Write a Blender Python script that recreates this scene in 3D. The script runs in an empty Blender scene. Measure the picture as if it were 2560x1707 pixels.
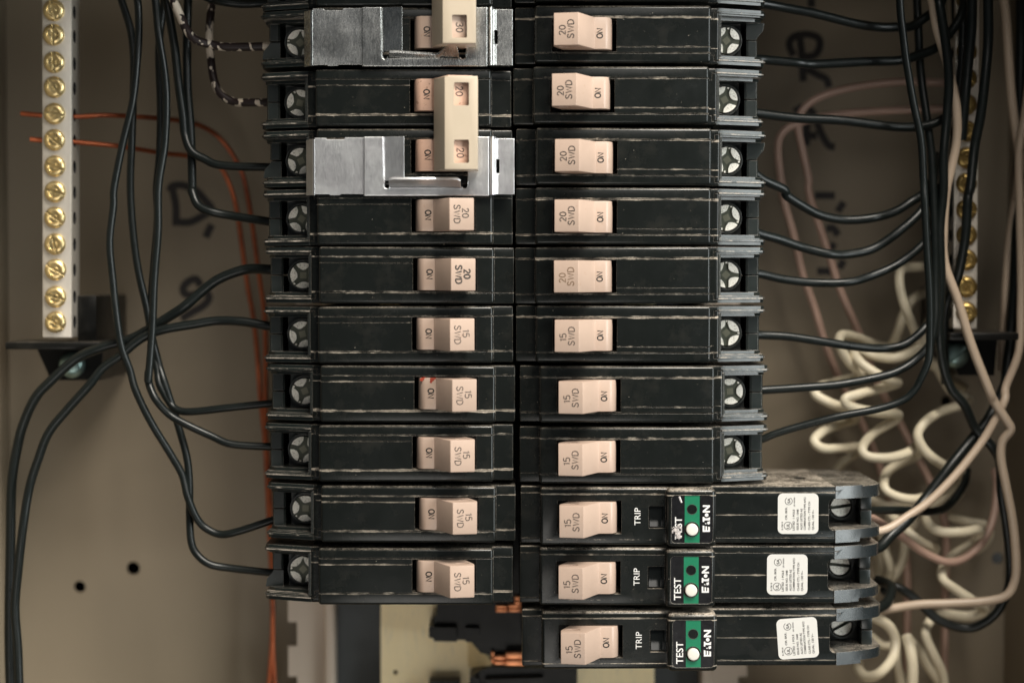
import bpy, bmesh, math, random
from mathutils import Vector, Matrix
random.seed(7)
R = math.radians
sc = bpy.context.scene
COL = sc.collection

# ------------------------------------------------------------------ camera
W_PX, H_PX = 2560.0, 1707.0
DIST = 600.0                       # mm from the breaker faces
TILT = R(1.9)
Q = 0.1305                         # mm per photo pixel on the breaker faces
LENS = 36.0 * (DIST / math.cos(TILT)) / (W_PX * Q)
cam_d = bpy.data.cameras.new('camera')
cam = bpy.data.objects.new('camera', cam_d)
COL.objects.link(cam)
cam.location = (0, -DIST / 1000, 0)
cam.rotation_euler = (R(90) - TILT, 0, 0)
cam_d.sensor_width = 36.0
cam_d.lens = LENS
cam_d.clip_start = 0.02
cam_d.clip_end = 20
cam_d.dof.use_dof = True
cam_d.dof.focus_distance = DIST / 1000 + 0.004
cam_d.dof.aperture_fstop = 5.0
sc.camera = cam

# ------------------------------------------------------------------ world + lamps
wd = bpy.data.worlds.new('World')
sc.world = wd
wd.use_nodes = True
bg = wd.node_tree.nodes['Background']
bg.inputs['Color'].default_value = (0.80, 0.92, 1.0, 1)
bg.inputs['Strength'].default_value = 0.05


def area_lamp(name, loc, target, sx, sy, power, color):
    d = bpy.data.lights.new(name, 'AREA')
    d.shape = 'RECTANGLE'
    d.size, d.size_y = sx, sy
    d.energy = power
    d.color = color
    o = bpy.data.objects.new(name, d)
    COL.objects.link(o)
    o.location = loc
    o.rotation_euler = (Vector(target) - Vector(loc)).to_track_quat('-Z', 'Y').to_euler()
    return o


area_lamp('window_light', (1.02, -0.76, 0.12), (0, 0, 0.0), 0.50, 0.85, 13.0, (0.94, 1.0, 0.99))
area_lamp('ceiling_light', (0.40, -0.74, 1.08), (-0.03, 0, -0.05), 0.55, 0.55, 36.0, (1.0, 0.94, 0.84))
area_lamp('room_fill', (0.14, -1.25, 0.66), (0, 0, -0.02), 0.6, 0.45, 2.1, (1.0, 0.96, 0.90))  # added soft fill in front, stands in for the bright room
area_lamp('low_fill', (-0.10, -1.15, -0.66), (0, 0, -0.06), 0.6, 0.45, 3.0, (1.0, 0.95, 0.88))  # added fill from below, brightens the area under the breakers
sc.view_settings.view_transform = 'Standard'
sc.view_settings.look = 'None'
sc.view_settings.exposure = 0.0
sc.view_settings.gamma = 1.0


def P(px, py, d):
    """world point (mm) seen at photo pixel (px, py) at depth d mm behind the breaker faces"""
    k = 36.0 / W_PX / LENS
    a, b = (px - W_PX / 2) * k, (H_PX / 2 - py) * k
    # camera basis
    fx, fy, fz = 0, math.cos(TILT), -math.sin(TILT)
    ux, uy, uz = 0, math.sin(TILT), math.cos(TILT)
    dx, dy, dz = a, fy + b * uy, fz + b * uz
    t = (DIST + d) / dy
    return Vector((dx * t, d, dz * t))


# ------------------------------------------------------------------ materials
def nodes_of(name):
    m = bpy.data.materials.new(name)
    m.use_nodes = True
    nt = m.node_tree
    return m, nt, nt.nodes['Principled BSDF']


class G:
    """tiny node helper"""
    def __init__(s, nt):
        s.nt = nt

    def n(s, t, **kw):
        nd = s.nt.nodes.new(t)
        for k, v in kw.items():
            setattr(nd, k, v)
        return nd

    def l(s, a, b):
        s.nt.links.new(a, b)

    def val(s, sock, v):
        if hasattr(v, 'is_linked') or hasattr(v, 'links'):
            s.l(v, sock)
        else:
            sock.default_value = v

    def math(s, op, a, b=0.0, c=None, clamp=False):
        nd = s.n('ShaderNodeMath', operation=op, use_clamp=clamp)
        s.val(nd.inputs[0], a)
        s.val(nd.inputs[1], b)
        if c is not None:
            s.val(nd.inputs[2], c)
        return nd.outputs[0]

    def mix(s, f, a, b):
        nd = s.n('ShaderNodeMix', data_type='RGBA')
        s.val(nd.inputs[0], f)
        s.val(nd.inputs[6], a)
        s.val(nd.inputs[7], b)
        return nd.outputs[2]

    def ramp(s, v, lo, hi):
        nd = s.n('ShaderNodeMapRange')
        s.val(nd.inputs[0], v)
        nd.inputs[1].default_value = lo
        nd.inputs[2].default_value = hi
        return nd.outputs[0]

    def coords(s, scale=(1, 1, 1)):
        tc = s.n('ShaderNodeTexCoord')
        mp = s.n('ShaderNodeMapping')
        mp.inputs['Scale'].default_value = tuple(1000 * c for c in scale)
        s.l(tc.outputs['Object'], mp.inputs[0])
        return mp.outputs[0]

    def rnd(s, mul=60.0):
        oi = s.n('ShaderNodeObjectInfo')
        return s.math('MULTIPLY', oi.outputs['Random'], mul)

    def noise(s, vec, scale, detail=3, rough=0.55, w=None):
        nd = s.n('ShaderNodeTexNoise', noise_dimensions='4D')
        s.l(vec, nd.inputs['Vector'])
        nd.inputs['Scale'].default_value = scale
        nd.inputs['Detail'].default_value = detail
        nd.inputs['Roughness'].default_value = rough
        if w is not None:
            s.val(nd.inputs['W'], w)
        return nd.outputs['Fac']

    def bump(s, h, strength, dist, bsdf, normal=None):
        b = s.n('ShaderNodeBump')
        b.inputs['Strength'].default_value = strength
        b.inputs['Distance'].default_value = dist
        s.l(h, b.inputs['Height'])
        if normal is not None:
            s.l(normal, b.inputs['Normal'])
        s.l(b.outputs[0], bsdf.inputs['Normal'])


def C4(r, g, b):
    return (r, g, b, 1)


def mat_plastic(name, base, dust_col, seams=(), rough=0.23, dust_amt=1.0, wear=0.5, topdust=0.55, speck=1.0, spec=0.32):
    """black moulded case: dust caught on seams, pale specks, rubbed edges"""
    m, nt, bs = nodes_of(name)
    g = G(nt)
    v = g.coords()
    rn = g.rnd()
    sep = g.n('ShaderNodeSeparateXYZ')
    g.l(v, sep.inputs[0])
    x, z = sep.outputs[0], sep.outputs[2]
    vs = g.coords((0.42, 1, 1))
    fine = g.ramp(g.noise(v, 2.6, 3, 0.7, rn), 0.36, 0.56)
    n1 = g.noise(vs, 0.8, 4, 0.6, rn)
    n2 = g.noise(v, 3.2, 3, 0.6, rn)
    mask = 0.0
    for i, (zs, wd_, thr, *xm) in enumerate(seams):
        wob = g.math('MULTIPLY_ADD', n2, 0.5, -0.25)
        dz = g.math('ABSOLUTE', g.math('SUBTRACT', g.math('ADD', z, g.math('MULTIPLY', wob, wd_ * 1.6)), zs))
        thick = g.math('MULTIPLY_ADD', g.math('POWER', g.noise(vs, 0.5, 3, 0.6, g.math('ADD', rn, 2.9 * i)), 2.0), 5.0 * wd_, 0.08 * wd_)
        band = g.math('SUBTRACT', 1.0, g.math('DIVIDE', dz, thick), clamp=True)
        shift = g.math('MULTIPLY', g.math('SINE', g.math('MULTIPLY', rn, 3.7 + i)), 0.085)
        patch = g.ramp(g.math('ADD', shift, g.noise(vs, 0.35 + 0.1 * i, 5, 0.7, g.math('ADD', rn, 7.3 * i))), thr + 0.03, thr + 0.17)
        k = g.math('MULTIPLY', g.math('MULTIPLY', g.ramp(band, 0.15, 0.6), patch), g.math('MULTIPLY_ADD', fine, 0.7, 0.3))
        if xm:
            k = g.math('MULTIPLY', k, g.math('GREATER_THAN', x, xm[0]))
        mask = k if isinstance(mask, float) else g.math('MAXIMUM', mask, k)
    # specks
    vor = g.n('ShaderNodeTexVoronoi', voronoi_dimensions='4D')
    g.l(v, vor.inputs['Vector'])
    g.l(rn, vor.inputs['W'])
    vor.inputs['Scale'].default_value = 0.85
    sp = g.math('LESS_THAN', vor.outputs['Distance'], g.math('MULTIPLY', g.ramp(n1, 0.50, 0.75), 0.22 * speck))
    vor2 = g.n('ShaderNodeTexVoronoi', voronoi_dimensions='4D')
    g.l(v, vor2.inputs['Vector'])
    g.l(rn, vor2.inputs['W'])
    vor2.inputs['Scale'].default_value = 2.2
    sp2 = g.math('LESS_THAN', vor2.outputs['Distance'], g.math('MULTIPLY', g.ramp(n1, 0.52, 0.80), 0.30 * speck))
    spk = g.math('MULTIPLY', g.math('MAXIMUM', sp, sp2), 0.8)
    # rubbed edges
    bv = g.n('ShaderNodeBevel')
    bv.samples = 4
    bv.inputs['Radius'].default_value = 0.00022
    geo = g.n('ShaderNodeNewGeometry')
    dot = g.n('ShaderNodeVectorMath', operation='DOT_PRODUCT')
    g.l(bv.outputs[0], dot.inputs[0])
    g.l(geo.outputs['Normal'], dot.inputs[1])
    edge = g.math('SUBTRACT', 1.0, dot.outputs['Value'])
    edge = g.math('MULTIPLY', g.ramp(edge, 0.02, 0.12), g.ramp(n2, 0.42, 0.62))
    edge = g.math('MULTIPLY', edge, wear)
    # dust lying on upward faces
    sn = g.n('ShaderNodeSeparateXYZ')
    g.l(geo.outputs['Normal'], sn.inputs[0])
    up = g.math('MULTIPLY', g.ramp(sn.outputs[2], 0.25, 0.9), g.ramp(g.math('ADD', g.math('MULTIPLY', n2, 0.5), g.math('MULTIPLY', g.noise(v, 0.11, 4, 0.7, rn), 0.5)), 0.42, 0.62))
    grain = g.ramp(g.noise(v, 1.4, 3, 0.75, rn), 0.36, 0.62)
    up = g.math('MULTIPLY', g.math('MULTIPLY', up, g.math('MULTIPLY_ADD', grain, 0.75, 0.25)), topdust)
    haze = g.math('MULTIPLY', g.ramp(g.noise(v, 0.12, 5, 0.65, rn), 0.52, 0.85), 0.028)
    d = mask if not isinstance(mask, float) else spk
    for k in (spk, edge, up, haze):
        d = g.math('MAXIMUM', d, k)
    d = g.math('MULTIPLY', d, dust_amt, clamp=True)
    g.l(g.mix(d, C4(*base), C4(*dust_col)), bs.inputs['Base Color'])
    rr = g.math('MULTIPLY_ADD', g.noise(v, 0.15, 4, 0.65, rn), 0.26, rough - 0.13)
    bs.inputs['Specular IOR Level'].default_value = spec
    g.l(g.math('MAXIMUM', rr, g.math('MULTIPLY', d, 0.85)), bs.inputs['Roughness'])
    g.bump(g.noise(v, 6.0, 2, 0.5, rn), 0.12, 0.00006, bs, bv.outputs[0])
    return m


def mat_simple(name, col, rough=0.5, metal=0.0, var=0.12, nscale=0.6, bump=0.1, bscale=5.0, dirt_shade=None, dthr=(0.55, 0.8), bevel=0.0, spec=0.5, stretch=(1, 1, 1), coat=0.0):
    m, nt, bs = nodes_of(name)
    g = G(nt)
    v = g.coords(stretch)
    rn = g.rnd()
    n1 = g.noise(v, nscale, 4, 0.6, rn)
    f = g.math('ADD', g.math('MULTIPLY_ADD', n1, 2 * var, 1 - var), g.rnd(0.10))
    f = g.math('SUBTRACT', f, 0.05)
    hsv = g.n('ShaderNodeHueSaturation')
    hsv.inputs['Color'].default_value = C4(*col)
    g.l(f, hsv.inputs['Value'])
    out = hsv.outputs[0]
    if dirt_shade:
        n3 = g.noise(v, nscale * 2.3, 5, 0.7, g.math('ADD', rn, 3.1))
        out = g.mix(g.ramp(n3, *dthr), out, C4(*dirt_shade))
    g.l(out, bs.inputs['Base Color'])
    g.l(g.math('MULTIPLY_ADD', n1, 0.3, rough - 0.15), bs.inputs['Roughness'])
    bs.inputs['Metallic'].default_value = metal
    bs.inputs['Specular IOR Level'].default_value = spec
    bs.inputs['Coat Weight'].default_value = coat
    nrm = None
    if bevel:
        bv = g.n('ShaderNodeBevel')
        bv.samples = 4
        bv.inputs['Radius'].default_value = bevel
        nrm = bv.outputs[0]
    g.bump(g.noise(v, bscale, 3, 0.6, rn), bump, 0.0001, bs, nrm)
    return m


DUST = (0.50, 0.43, 0.35)
BLK = (0.0070, 0.0083, 0.0077)
M_CASE = mat_plastic('black_case', BLK, DUST, seams=((5.5, 0.36, 0.36), (-6.07, 0.22, 0.43), (-4.05, 0.2, 0.46, -2.5)))
M_ARC = mat_plastic('black_afci_case', BLK, DUST, seams=((7.3, 0.22, 0.40), (-0.05, 0.2, 0.36, 29.0), (-7.6, 0.2, 0.40)), topdust=1.5)
M_TERM = mat_plastic('black_terminal_plastic', (0.010, 0.014, 0.013), (0.45, 0.39, 0.33), seams=((7.75, 0.16, 0.42), (-7.75, 0.16, 0.42), (6.86, 0.12, 0.5), (-6.86, 0.12, 0.48)), rough=0.33, wear=0.7, topdust=0.2, spec=0.62)
M_BLACK = mat_plastic('black_bracket_plastic', (0.0055, 0.0055, 0.005), DUST, seams=(), rough=0.34, wear=0.12, speck=0.5, topdust=0.3, spec=0.22)
M_HANDLE = mat_simple('beige_handle', (0.46, 0.338, 0.268), 0.36, 0, 0.07, 0.2, 0.05, 6, dirt_shade=(0.30, 0.15, 0.08), dthr=(0.62, 0.86), bevel=0.0002)
M_RUST = mat_simple('rust_stained_handle', (0.60, 0.38, 0.28), 0.45, 0, 0.08, 0.3, 0.1, 6, dirt_shade=(0.16, 0.05, 0.03), dthr=(0.60, 0.68), bevel=0.0002)
M_TIE = mat_simple('cream_tie', (0.49, 0.405, 0.305), 0.45, 0, 0.03, 0.2, 0.05, 6, dirt_shade=(0.3, 0.2, 0.12), dthr=(0.74, 0.9), bevel=0.0002)
M_INK = mat_simple('dark_print', (0.018, 0.015, 0.012), 0.6, 0, 0.1)
M_INKR = mat_simple('brown_print', (0.13, 0.075, 0.035), 0.6, 0, 0.1)
M_WHITE = mat_simple('white_print', (0.72, 0.70, 0.68), 0.6, 0, 0.08, 2.0)
M_RED = mat_simple('red_residue', (0.30, 0.035, 0.012), 0.5, 0, 0.3, 2.0)
M_GREEN = mat_simple('green_print', (0.003, 0.15, 0.07), 0.40, 0, 0.12, 1.5, bump=0.05)
M_LABELBLK = mat_simple('glossy_black_label', (0.008, 0.008, 0.009), 0.22, 0, 0.1)
M_PAPER = mat_simple('white_sticker', (0.57, 0.55, 0.52), 0.55, 0, 0.02)
M_BUTTON = mat_simple('white_button', (0.70, 0.67, 0.60), 0.40, 0, 0.04, bevel=0.0004)
M_LED = mat_simple('dark_amber_lens', (0.012, 0.012, 0.004), 0.15, 0, 0.2)
M_SMOKE = mat_simple('smoked_window', (0.006, 0.007, 0.007), 0.12, 0, 0.1)
def mat_zinc(name, dark, light, lo, hi, rough, metal=1.0, scratch=1.0):
    m, nt, bs = nodes_of(name)
    g = G(nt)
    rn = g.rnd()
    v = g.coords()
    n1 = g.noise(v, 0.09, 3, 0.6, rn)
    n2 = g.noise(g.coords((3.0, 1, 0.5)), 1.1, 4, 0.7, rn)
    n3 = g.noise(g.coords((0.6, 1, 2.6)), 1.5, 5, 0.75, g.math('ADD', rn, 5.0))
    k = g.math('ADD', g.math('MULTIPLY', n2, 0.5 * scratch), g.math('ADD', g.math('MULTIPLY', n3, 0.5 * scratch), g.math('MULTIPLY', n1, 1.6 - scratch)))
    k = g.math('DIVIDE', k, 1.6)
    g.l(g.mix(g.ramp(k, lo, hi), C4(*dark), C4(*light)), bs.inputs['Base Color'])
    bs.inputs['Metallic'].default_value = metal
    g.l(g.math('MULTIPLY_ADD', n2, 0.25, rough - 0.12), bs.inputs['Roughness'])
    bv = g.n('ShaderNodeBevel')
    bv.samples = 4
    bv.inputs['Radius'].default_value = 0.0004
    hsum = g.math('ADD', g.math('MULTIPLY', n3, 0.25), g.math('MULTIPLY', g.noise(v, 0.06, 2, 0.5, rn), 22.0))
    g.bump(hsum, 0.07, 0.0004, bs, bv.outputs[0])
    return m


M_ZINC = mat_zinc('scratched_zinc_clip', (0.34, 0.34, 0.33), (0.90, 0.90, 0.88), 0.36, 0.66, 0.25, 1.0, 0.65)
M_ZINC2 = mat_zinc('pale_zinc_clip', (0.64, 0.62, 0.64), (0.88, 0.88, 0.88), 0.30, 0.62, 0.33, 0.95, 0.5)
M_SCREW = mat_simple('plated_screw', (0.92, 0.88, 0.79), 0.40, 0.1, 0.12, 1.1, 1.0, 2.0, dirt_shade=(0.22, 0.19, 0.12), dthr=(0.53, 0.66))
M_SCREWD = mat_simple('screw_recess', (0.06, 0.065, 0.045), 0.5, 0.2, 0.2, 1.0, 0.3, 3.0)
M_RECESS = mat_simple('recess_floor', (0.16, 0.155, 0.11), 0.4, 0.2, 0.2, 1.0, 0.3, 3.0)
M_BRASSD = mat_simple('tarnished_shaded_screw', (0.36, 0.25, 0.09), 0.36, 0.9, 0.25, 0.5, 0.4, 1.5, bevel=0.0003)  # tarnish plus the shade of the wires, put into a darker colour
M_BRASS = mat_simple('yellow_plated_screw', (0.72, 0.56, 0.28), 0.30, 0.9, 0.15, 0.4, 0.3, 1.5, bevel=0.0003)
M_ALU = mat_simple('aluminium_bar', (0.60, 0.55, 0.48), 0.42, 0.55, 0.08, 0.5, 0.15, 4.0, stretch=(4, 1, 0.3), bevel=0.0003)
M_COPPER = mat_simple('bare_copper', (0.46, 0.12, 0.045), 0.38, 0.6, 0.15, 0.03, 0.1, 3.0, dirt_shade=(0.16, 0.035, 0.018), dthr=(0.42, 0.70))  # dark patches: oxide, and shade beside the breakers put into the colour
M_COPPERB = mat_simple('copper_bus', (0.90, 0.36, 0.17), 0.35, 0.6, 0.15, 0.3, 0.1, 3.0)
M_BKWIRE = mat_simple('black_wire_jacket', (0.006, 0.008, 0.0075), 0.33, 0, 0.15, 0.3, 0.15, 2.0, dirt_shade=(0.03, 0.03, 0.028), dthr=(0.62, 0.85), spec=0.3)
M_WHWIRE = mat_simple('cream_wire_jacket', (0.62, 0.55, 0.41), 0.45, 0, 0.06, 0.2, 0.08, 2.0)
M_SHWIRE = mat_simple('shaded_white_jacket', (0.40, 0.265, 0.21), 0.45, 0, 0.06, 0.2, 0.08, 2.0)  # white jacket with its pinkish shade put into the colour
M_STEELTEAL = mat_simple('zinc_mounting_screw', (0.30, 0.42, 0.40), 0.35, 0.9, 0.2, 0.6, 0.3, 2.0)
M_BACK = mat_simple('taupe_painted_steel', (0.225, 0.184, 0.130), 0.50, 0, 0.10, 0.035, 0.14, 1.6, stretch=(1, 1, 0.22))
M_MARK = mat_simple('marker_ink', (0.014, 0.010, 0.009), 0.5, 0, 0.1)
M_PAN = mat_simple('painted_pan', (0.55, 0.46, 0.38), 0.45, 0, 0.05, 0.05, 0.1, 1.6)
M_CHAN = mat_simple('blue_grey_channel', (0.055, 0.062, 0.066), 0.5, 0.3, 0.08, 0.1, 0.1, 1.6)
M_YEL = mat_simple('yellow_zinc_plate', (0.90, 0.76, 0.48), 0.45, 0.2, 0.10, 0.12, 0.1, 1.6, stretch=(3, 1, 0.5), dirt_shade=(0.55, 0.52, 0.42), dthr=(0.55, 0.8))
M_HOLE = mat_simple('hole_shade_black', (0.004, 0.004, 0.004), 0.9, 0, 0.0)  # shade inside holes put into the colour, also on the sheet behind
M_SLOPE = mat_plastic('polished_black_end', (0.012, 0.016, 0.018), DUST, seams=(), rough=0.27, wear=0.8, topdust=0.9, speck=0.4, spec=0.8)


def mat_striped():
    m, nt, bs = nodes_of('white_jacket_taped_black')
    g = G(nt)
    v = g.coords((1, 1, 0.6))
    n = g.noise(v, 0.36, 2, 0.5, g.rnd())
    tc = g.n('ShaderNodeTexCoord')
    sp = g.n('ShaderNodeSeparateXYZ')
    g.l(tc.outputs['Object'], sp.inputs[0])
    # more black paint towards the breaker (+x)
    k = g.math('MULTIPLY_ADD', g.ramp(sp.outputs[0], -0.120, -0.108), 0.11, g.math('SUBTRACT', n, 0.07))
    f = g.ramp(k, 0.50, 0.515)
    g.l(g.mix(f, C4(0.62, 0.53, 0.43), C4(0.018, 0.010, 0.010)), bs.inputs['Base Color'])
    bs.inputs['Roughness'].default_value = 0.45
    return m


M_STRIPE = mat_striped()


# ------------------------------------------------------------------ mesh helpers (all in mm)
def new_mesh(name, bm, mats, smooth=None):
    for v in bm.verts:
        v.co = v.co * 0.001
    bmesh.ops.recalc_face_normals(bm, faces=bm.faces)
    me = bpy.data.meshes.new(name)
    bm.to_mesh(me)
    bm.free()
    for m in (mats if isinstance(mats, (list, tuple)) else [mats]):
        me.materials.append(m)
    if smooth is not None:
        me.polygons.foreach_set('use_smooth', [True] * len(me.polygons))
        me.set_sharp_from_angle(angle=R(smooth))
    return me


def link(name, me, parent=None, loc=None, rot=None, label=None):
    o = bpy.data.objects.new(name, me)
    COL.objects.link(o)
    if parent is not None:
        o.parent = parent
    if loc is not None:
        o.location = tuple(c * 0.001 for c in loc)
    if rot is not None:
        o.rotation_euler = rot
    if label:
        o['label'] = label
    return o


def tag(o, label, cat, group=None):
    o['label'] = label
    o['category'] = cat
    if group:
        o['group'] = group
    return o


def thing(name, label, cat, loc, rot=(0, 0, 0), group=None):
    o = link(name, None, None, loc, rot)
    o.empty_display_size = 0.01
    return tag(o, label, cat, group)


def struct(o):
    o['kind'] = 'structure'
    return o


def add_box(bm, x0, x1, y0, y1, z0, z1, mi=0, bev=0.0, seg=2):
    vs = [bm.verts.new((x, y, z)) for x in (x0, x1) for y in (y0, y1) for z in (z0, z1)]
    fs = []
    for idx in ((0, 1, 3, 2), (4, 6, 7, 5), (0, 4, 5, 1), (2, 3, 7, 6), (0, 2, 6, 4), (1, 5, 7, 3)):
        f = bm.faces.new([vs[i] for i in idx])
        f.material_index = mi
        fs.append(f)
    if bev:
        es = list({e for f in fs for e in f.edges})
        r = bmesh.ops.bevel(bm, geom=es, offset=bev, segments=seg, affect='EDGES', profile=0.5)
        for f in r['faces']:
            f.material_index = mi
    return vs


def add_prism(bm, pts, a0, a1, axis='z', mi=0):
    """extrude polygon: axis 'z': pts are (x,y); axis 'y': pts are (x,z)"""
    def mk(p, a):
        return (p[0], p[1], a) if axis == 'z' else (p[0], a, p[1])
    A = [bm.verts.new(mk(p, a0)) for p in pts]
    B = [bm.verts.new(mk(p, a1)) for p in pts]
    n = len(pts)
    f1 = bm.faces.new(A)
    f2 = bm.faces.new(B[::-1])
    fs = [f1, f2]
    for i in range(n):
        fs.append(bm.faces.new((A[i], B[i], B[(i + 1) % n], A[(i + 1) % n])))
    for f in fs:
        f.material_index = mi
    return fs


def rrect(x0, x1, z0, z1, r, seg=6):
    pts = []
    for cx, cz, a in ((x1 - r, z1 - r, 0), (x0 + r, z1 - r, 90), (x0 + r, z0 + r, 180), (x1 - r, z0 + r, 270)):
        for i in range(seg + 1):
            t = R(a + 90 * i / seg)
            pts.append((cx + r * math.cos(t), cz + r * math.sin(t)))
    return pts


def circ(cx, cz, r, n=24, rz=None):
    return [(cx + r * math.cos(2 * math.pi * i / n), cz + (rz or r) * math.sin(2 * math.pi * i / n)) for i in range(n)]


def crspline(pts, n=8):
    p = [Vector(q) for q in pts]
    p = [p[0] * 2 - p[1]] + p + [p[-1] * 2 - p[-2]]
    out = []
    for i in range(1, len(p) - 2):
        p0, p1, p2, p3 = p[i - 1], p[i], p[i + 1], p[i + 2]
        # centripetal-like tension: plain Catmull-Rom
        for k in range(n):
            t = k / n
            out.append(0.5 * ((2 * p1) + (-p0 + p2) * t + (2 * p0 - 5 * p1 + 4 * p2 - p3) * t * t + (-p0 + 3 * p1 - 3 * p2 + p3) * t ** 3))
    out.append(p[-2])
    return out


def add_tube(bm, path, r, sides=10, flat_y=None, mi=0, closed=False):
    """sweep; flat_y squashes the section along world Y (used for ink strokes)"""
    n = len(path)
    rings = []
    up = None
    for i in range(n):
        a = path[max(i - 1, 0)] if not closed else path[(i - 1) % n]
        b = path[min(i + 1, n - 1)] if not closed else path[(i + 1) % n]
        t = (b - a).normalized()
        if flat_y is not None:
            s = Vector((0, 1, 0))
        else:
            if up is None:
                up = Vector((0, 1, 0)) if abs(t.y) < 0.9 else Vector((1, 0, 0))
            s = (up - t * up.dot(t)).normalized()
            up = s
        w = t.cross(s).normalized()
        ring = []
        for k in range(sides):
            an = 2 * math.pi * k / sides
            ry = r if flat_y is None else flat_y
            ring.append(bm.verts.new(path[i] + w * (r * math.cos(an)) + s * (ry * math.sin(an))))
        rings.append(ring)
    m = n if closed else n - 1
    for i in range(m):
        A, B = rings[i], rings[(i + 1) % n]
        for k in range(sides):
            f = bm.faces.new((A[k], A[(k + 1) % sides], B[(k + 1) % sides], B[k]))
            f.material_index = mi
    if not closed:
        bm.faces.new(rings[0][::-1]).material_index = mi
        bm.faces.new(rings[-1]).material_index = mi


def boolean(bm, cutter, mode='DIFFERENCE'):
    """exact boolean of two bmeshes, returns a new bmesh"""
    A = bpy.data.meshes.new('tmp_a')
    bm.to_mesh(A)
    bm.free()
    B = bpy.data.meshes.new('tmp_b')
    bmesh.ops.recalc_face_normals(cutter, faces=cutter.faces)
    cutter.to_mesh(B)
    cutter.free()
    oa = bpy.data.objects.new('tmp_a', A)
    ob = bpy.data.objects.new('tmp_b', B)
    COL.objects.link(oa)
    COL.objects.link(ob)
    md = oa.modifiers.new('b', 'BOOLEAN')
    md.operation = mode
    md.object = ob
    md.solver = 'EXACT'
    md.use_self = True
    dg = bpy.context.evaluated_depsgraph_get()
    me = bpy.data.meshes.new_from_object(oa.evaluated_get(dg))
    out = bmesh.new()
    out.from_mesh(me)
    for o in (oa, ob):
        bpy.data.objects.remove(o)
    for m_ in (A, B, me):
        bpy.data.meshes.remove(m_)
    return out


def cut(bm, boxes):
    if not boxes:
        return bm
    bmesh.ops.recalc_face_normals(bm, faces=bm.faces)
    c = bmesh.new()
    for b in boxes:
        if callable(b):
            b(c)
        else:
            add_box(c, *b)
    return boolean(bm, c)


def merge(dst, src):
    me = bpy.data.meshes.new('tmp_m')
    src.to_mesh(me)
    src.free()
    dst.from_mesh(me)
    bpy.data.meshes.remove(me)


# ---- lettering. Text runs up (+z) with its top towards -x, as on the right-hand column.
GL = {
    '0': (0.62, [('o', 0.31, 0.5, 0.31, 0.5)]),
    'O': (0.74, [('o', 0.37, 0.5, 0.37, 0.5)]),
    '1': (0.30, [[(0.0, 0.80), (0.24, 1.0), (0.24, 0.0)]]),
    '2': (0.62, [[(0.03, 0.76), (0.12, 0.94), (0.32, 1.0), (0.52, 0.92), (0.59, 0.74), (0.52, 0.54), (0.27, 0.27), (0.0, 0.0), (0.64, 0.0)]]),
    '3': (0.62, [[(0.02, 0.84), (0.15, 0.97), (0.34, 1.0), (0.53, 0.9), (0.55, 0.7), (0.42, 0.56), (0.25, 0.53)], [(0.25, 0.53), (0.46, 0.5), (0.6, 0.34), (0.56, 0.12), (0.36, 0.0), (0.14, 0.03), (0.0, 0.17)]]),
    '5': (0.62, [[(0.56, 1.0), (0.12, 1.0), (0.06, 0.55), (0.28, 0.64), (0.5, 0.57), (0.62, 0.34), (0.54, 0.1), (0.3, 0.0), (0.0, 0.1)]]),
    'S': (0.66, [[(0.60, 0.82), (0.48, 0.96), (0.30, 1.0), (0.12, 0.93), (0.06, 0.76), (0.16, 0.60), (0.48, 0.44), (0.62, 0.27), (0.54, 0.07), (0.32, 0.0), (0.12, 0.04), (0.0, 0.2)]]),
    'W': (0.98, [[(0.0, 1.0), (0.24, 0.0), (0.49, 0.86), (0.74, 0.0), (0.98, 1.0)]]),
    'D': (0.70, [[(0.0, 0.0), (0.0, 1.0), (0.30, 1.0), (0.58, 0.85), (0.68, 0.5), (0.58, 0.15), (0.30, 0.0), (0.0, 0.0)]]),
    'N': (0.66, [[(0.0, 0.0), (0.0, 1.0), (0.64, 0.0), (0.64, 1.0)]]),
}


def stroke_text(bm, s, h, sw, cx, cz, f, length=None, gap=0.26, mi=0, slope=0.0):
    """engraved round-stroke lettering centred at (cx, cz) on the plane f mm proud"""
    total = sum(GL[c][0] for c in s) + gap * (len(s) - 1)
    k = (length / total) if length else h
    a = -total / 2
    for c in s:
        wd_, strokes = GL[c]
        for st in strokes:
            if isinstance(st, tuple):
                pts = [(st[1] + st[3] * math.cos(2 * math.pi * i / 18), st[2] + st[4] * math.sin(2 * math.pi * i / 18)) for i in range(18)]
                closed = True
            else:
                pts, closed = st, False
                if len(pts) > 5 and c not in 'W':
                    cc = crspline([(p[0], p[1], 0) for p in pts], 3) if c in 'S35' else [Vector((p[0], p[1], 0)) for p in pts]
                    pts = [(q.x, q.y) for q in cc]
            path = [Vector((cx - (p[1] - 0.5) * h, -f + slope * (p[1] - 0.5) * h, cz + (a + p[0]) * k)) for p in pts]
            add_tube(bm, path, sw / 2, 6, flat_y=0.035, mi=mi, closed=closed)
        a += wd_ + gap


_tc = {}


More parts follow.
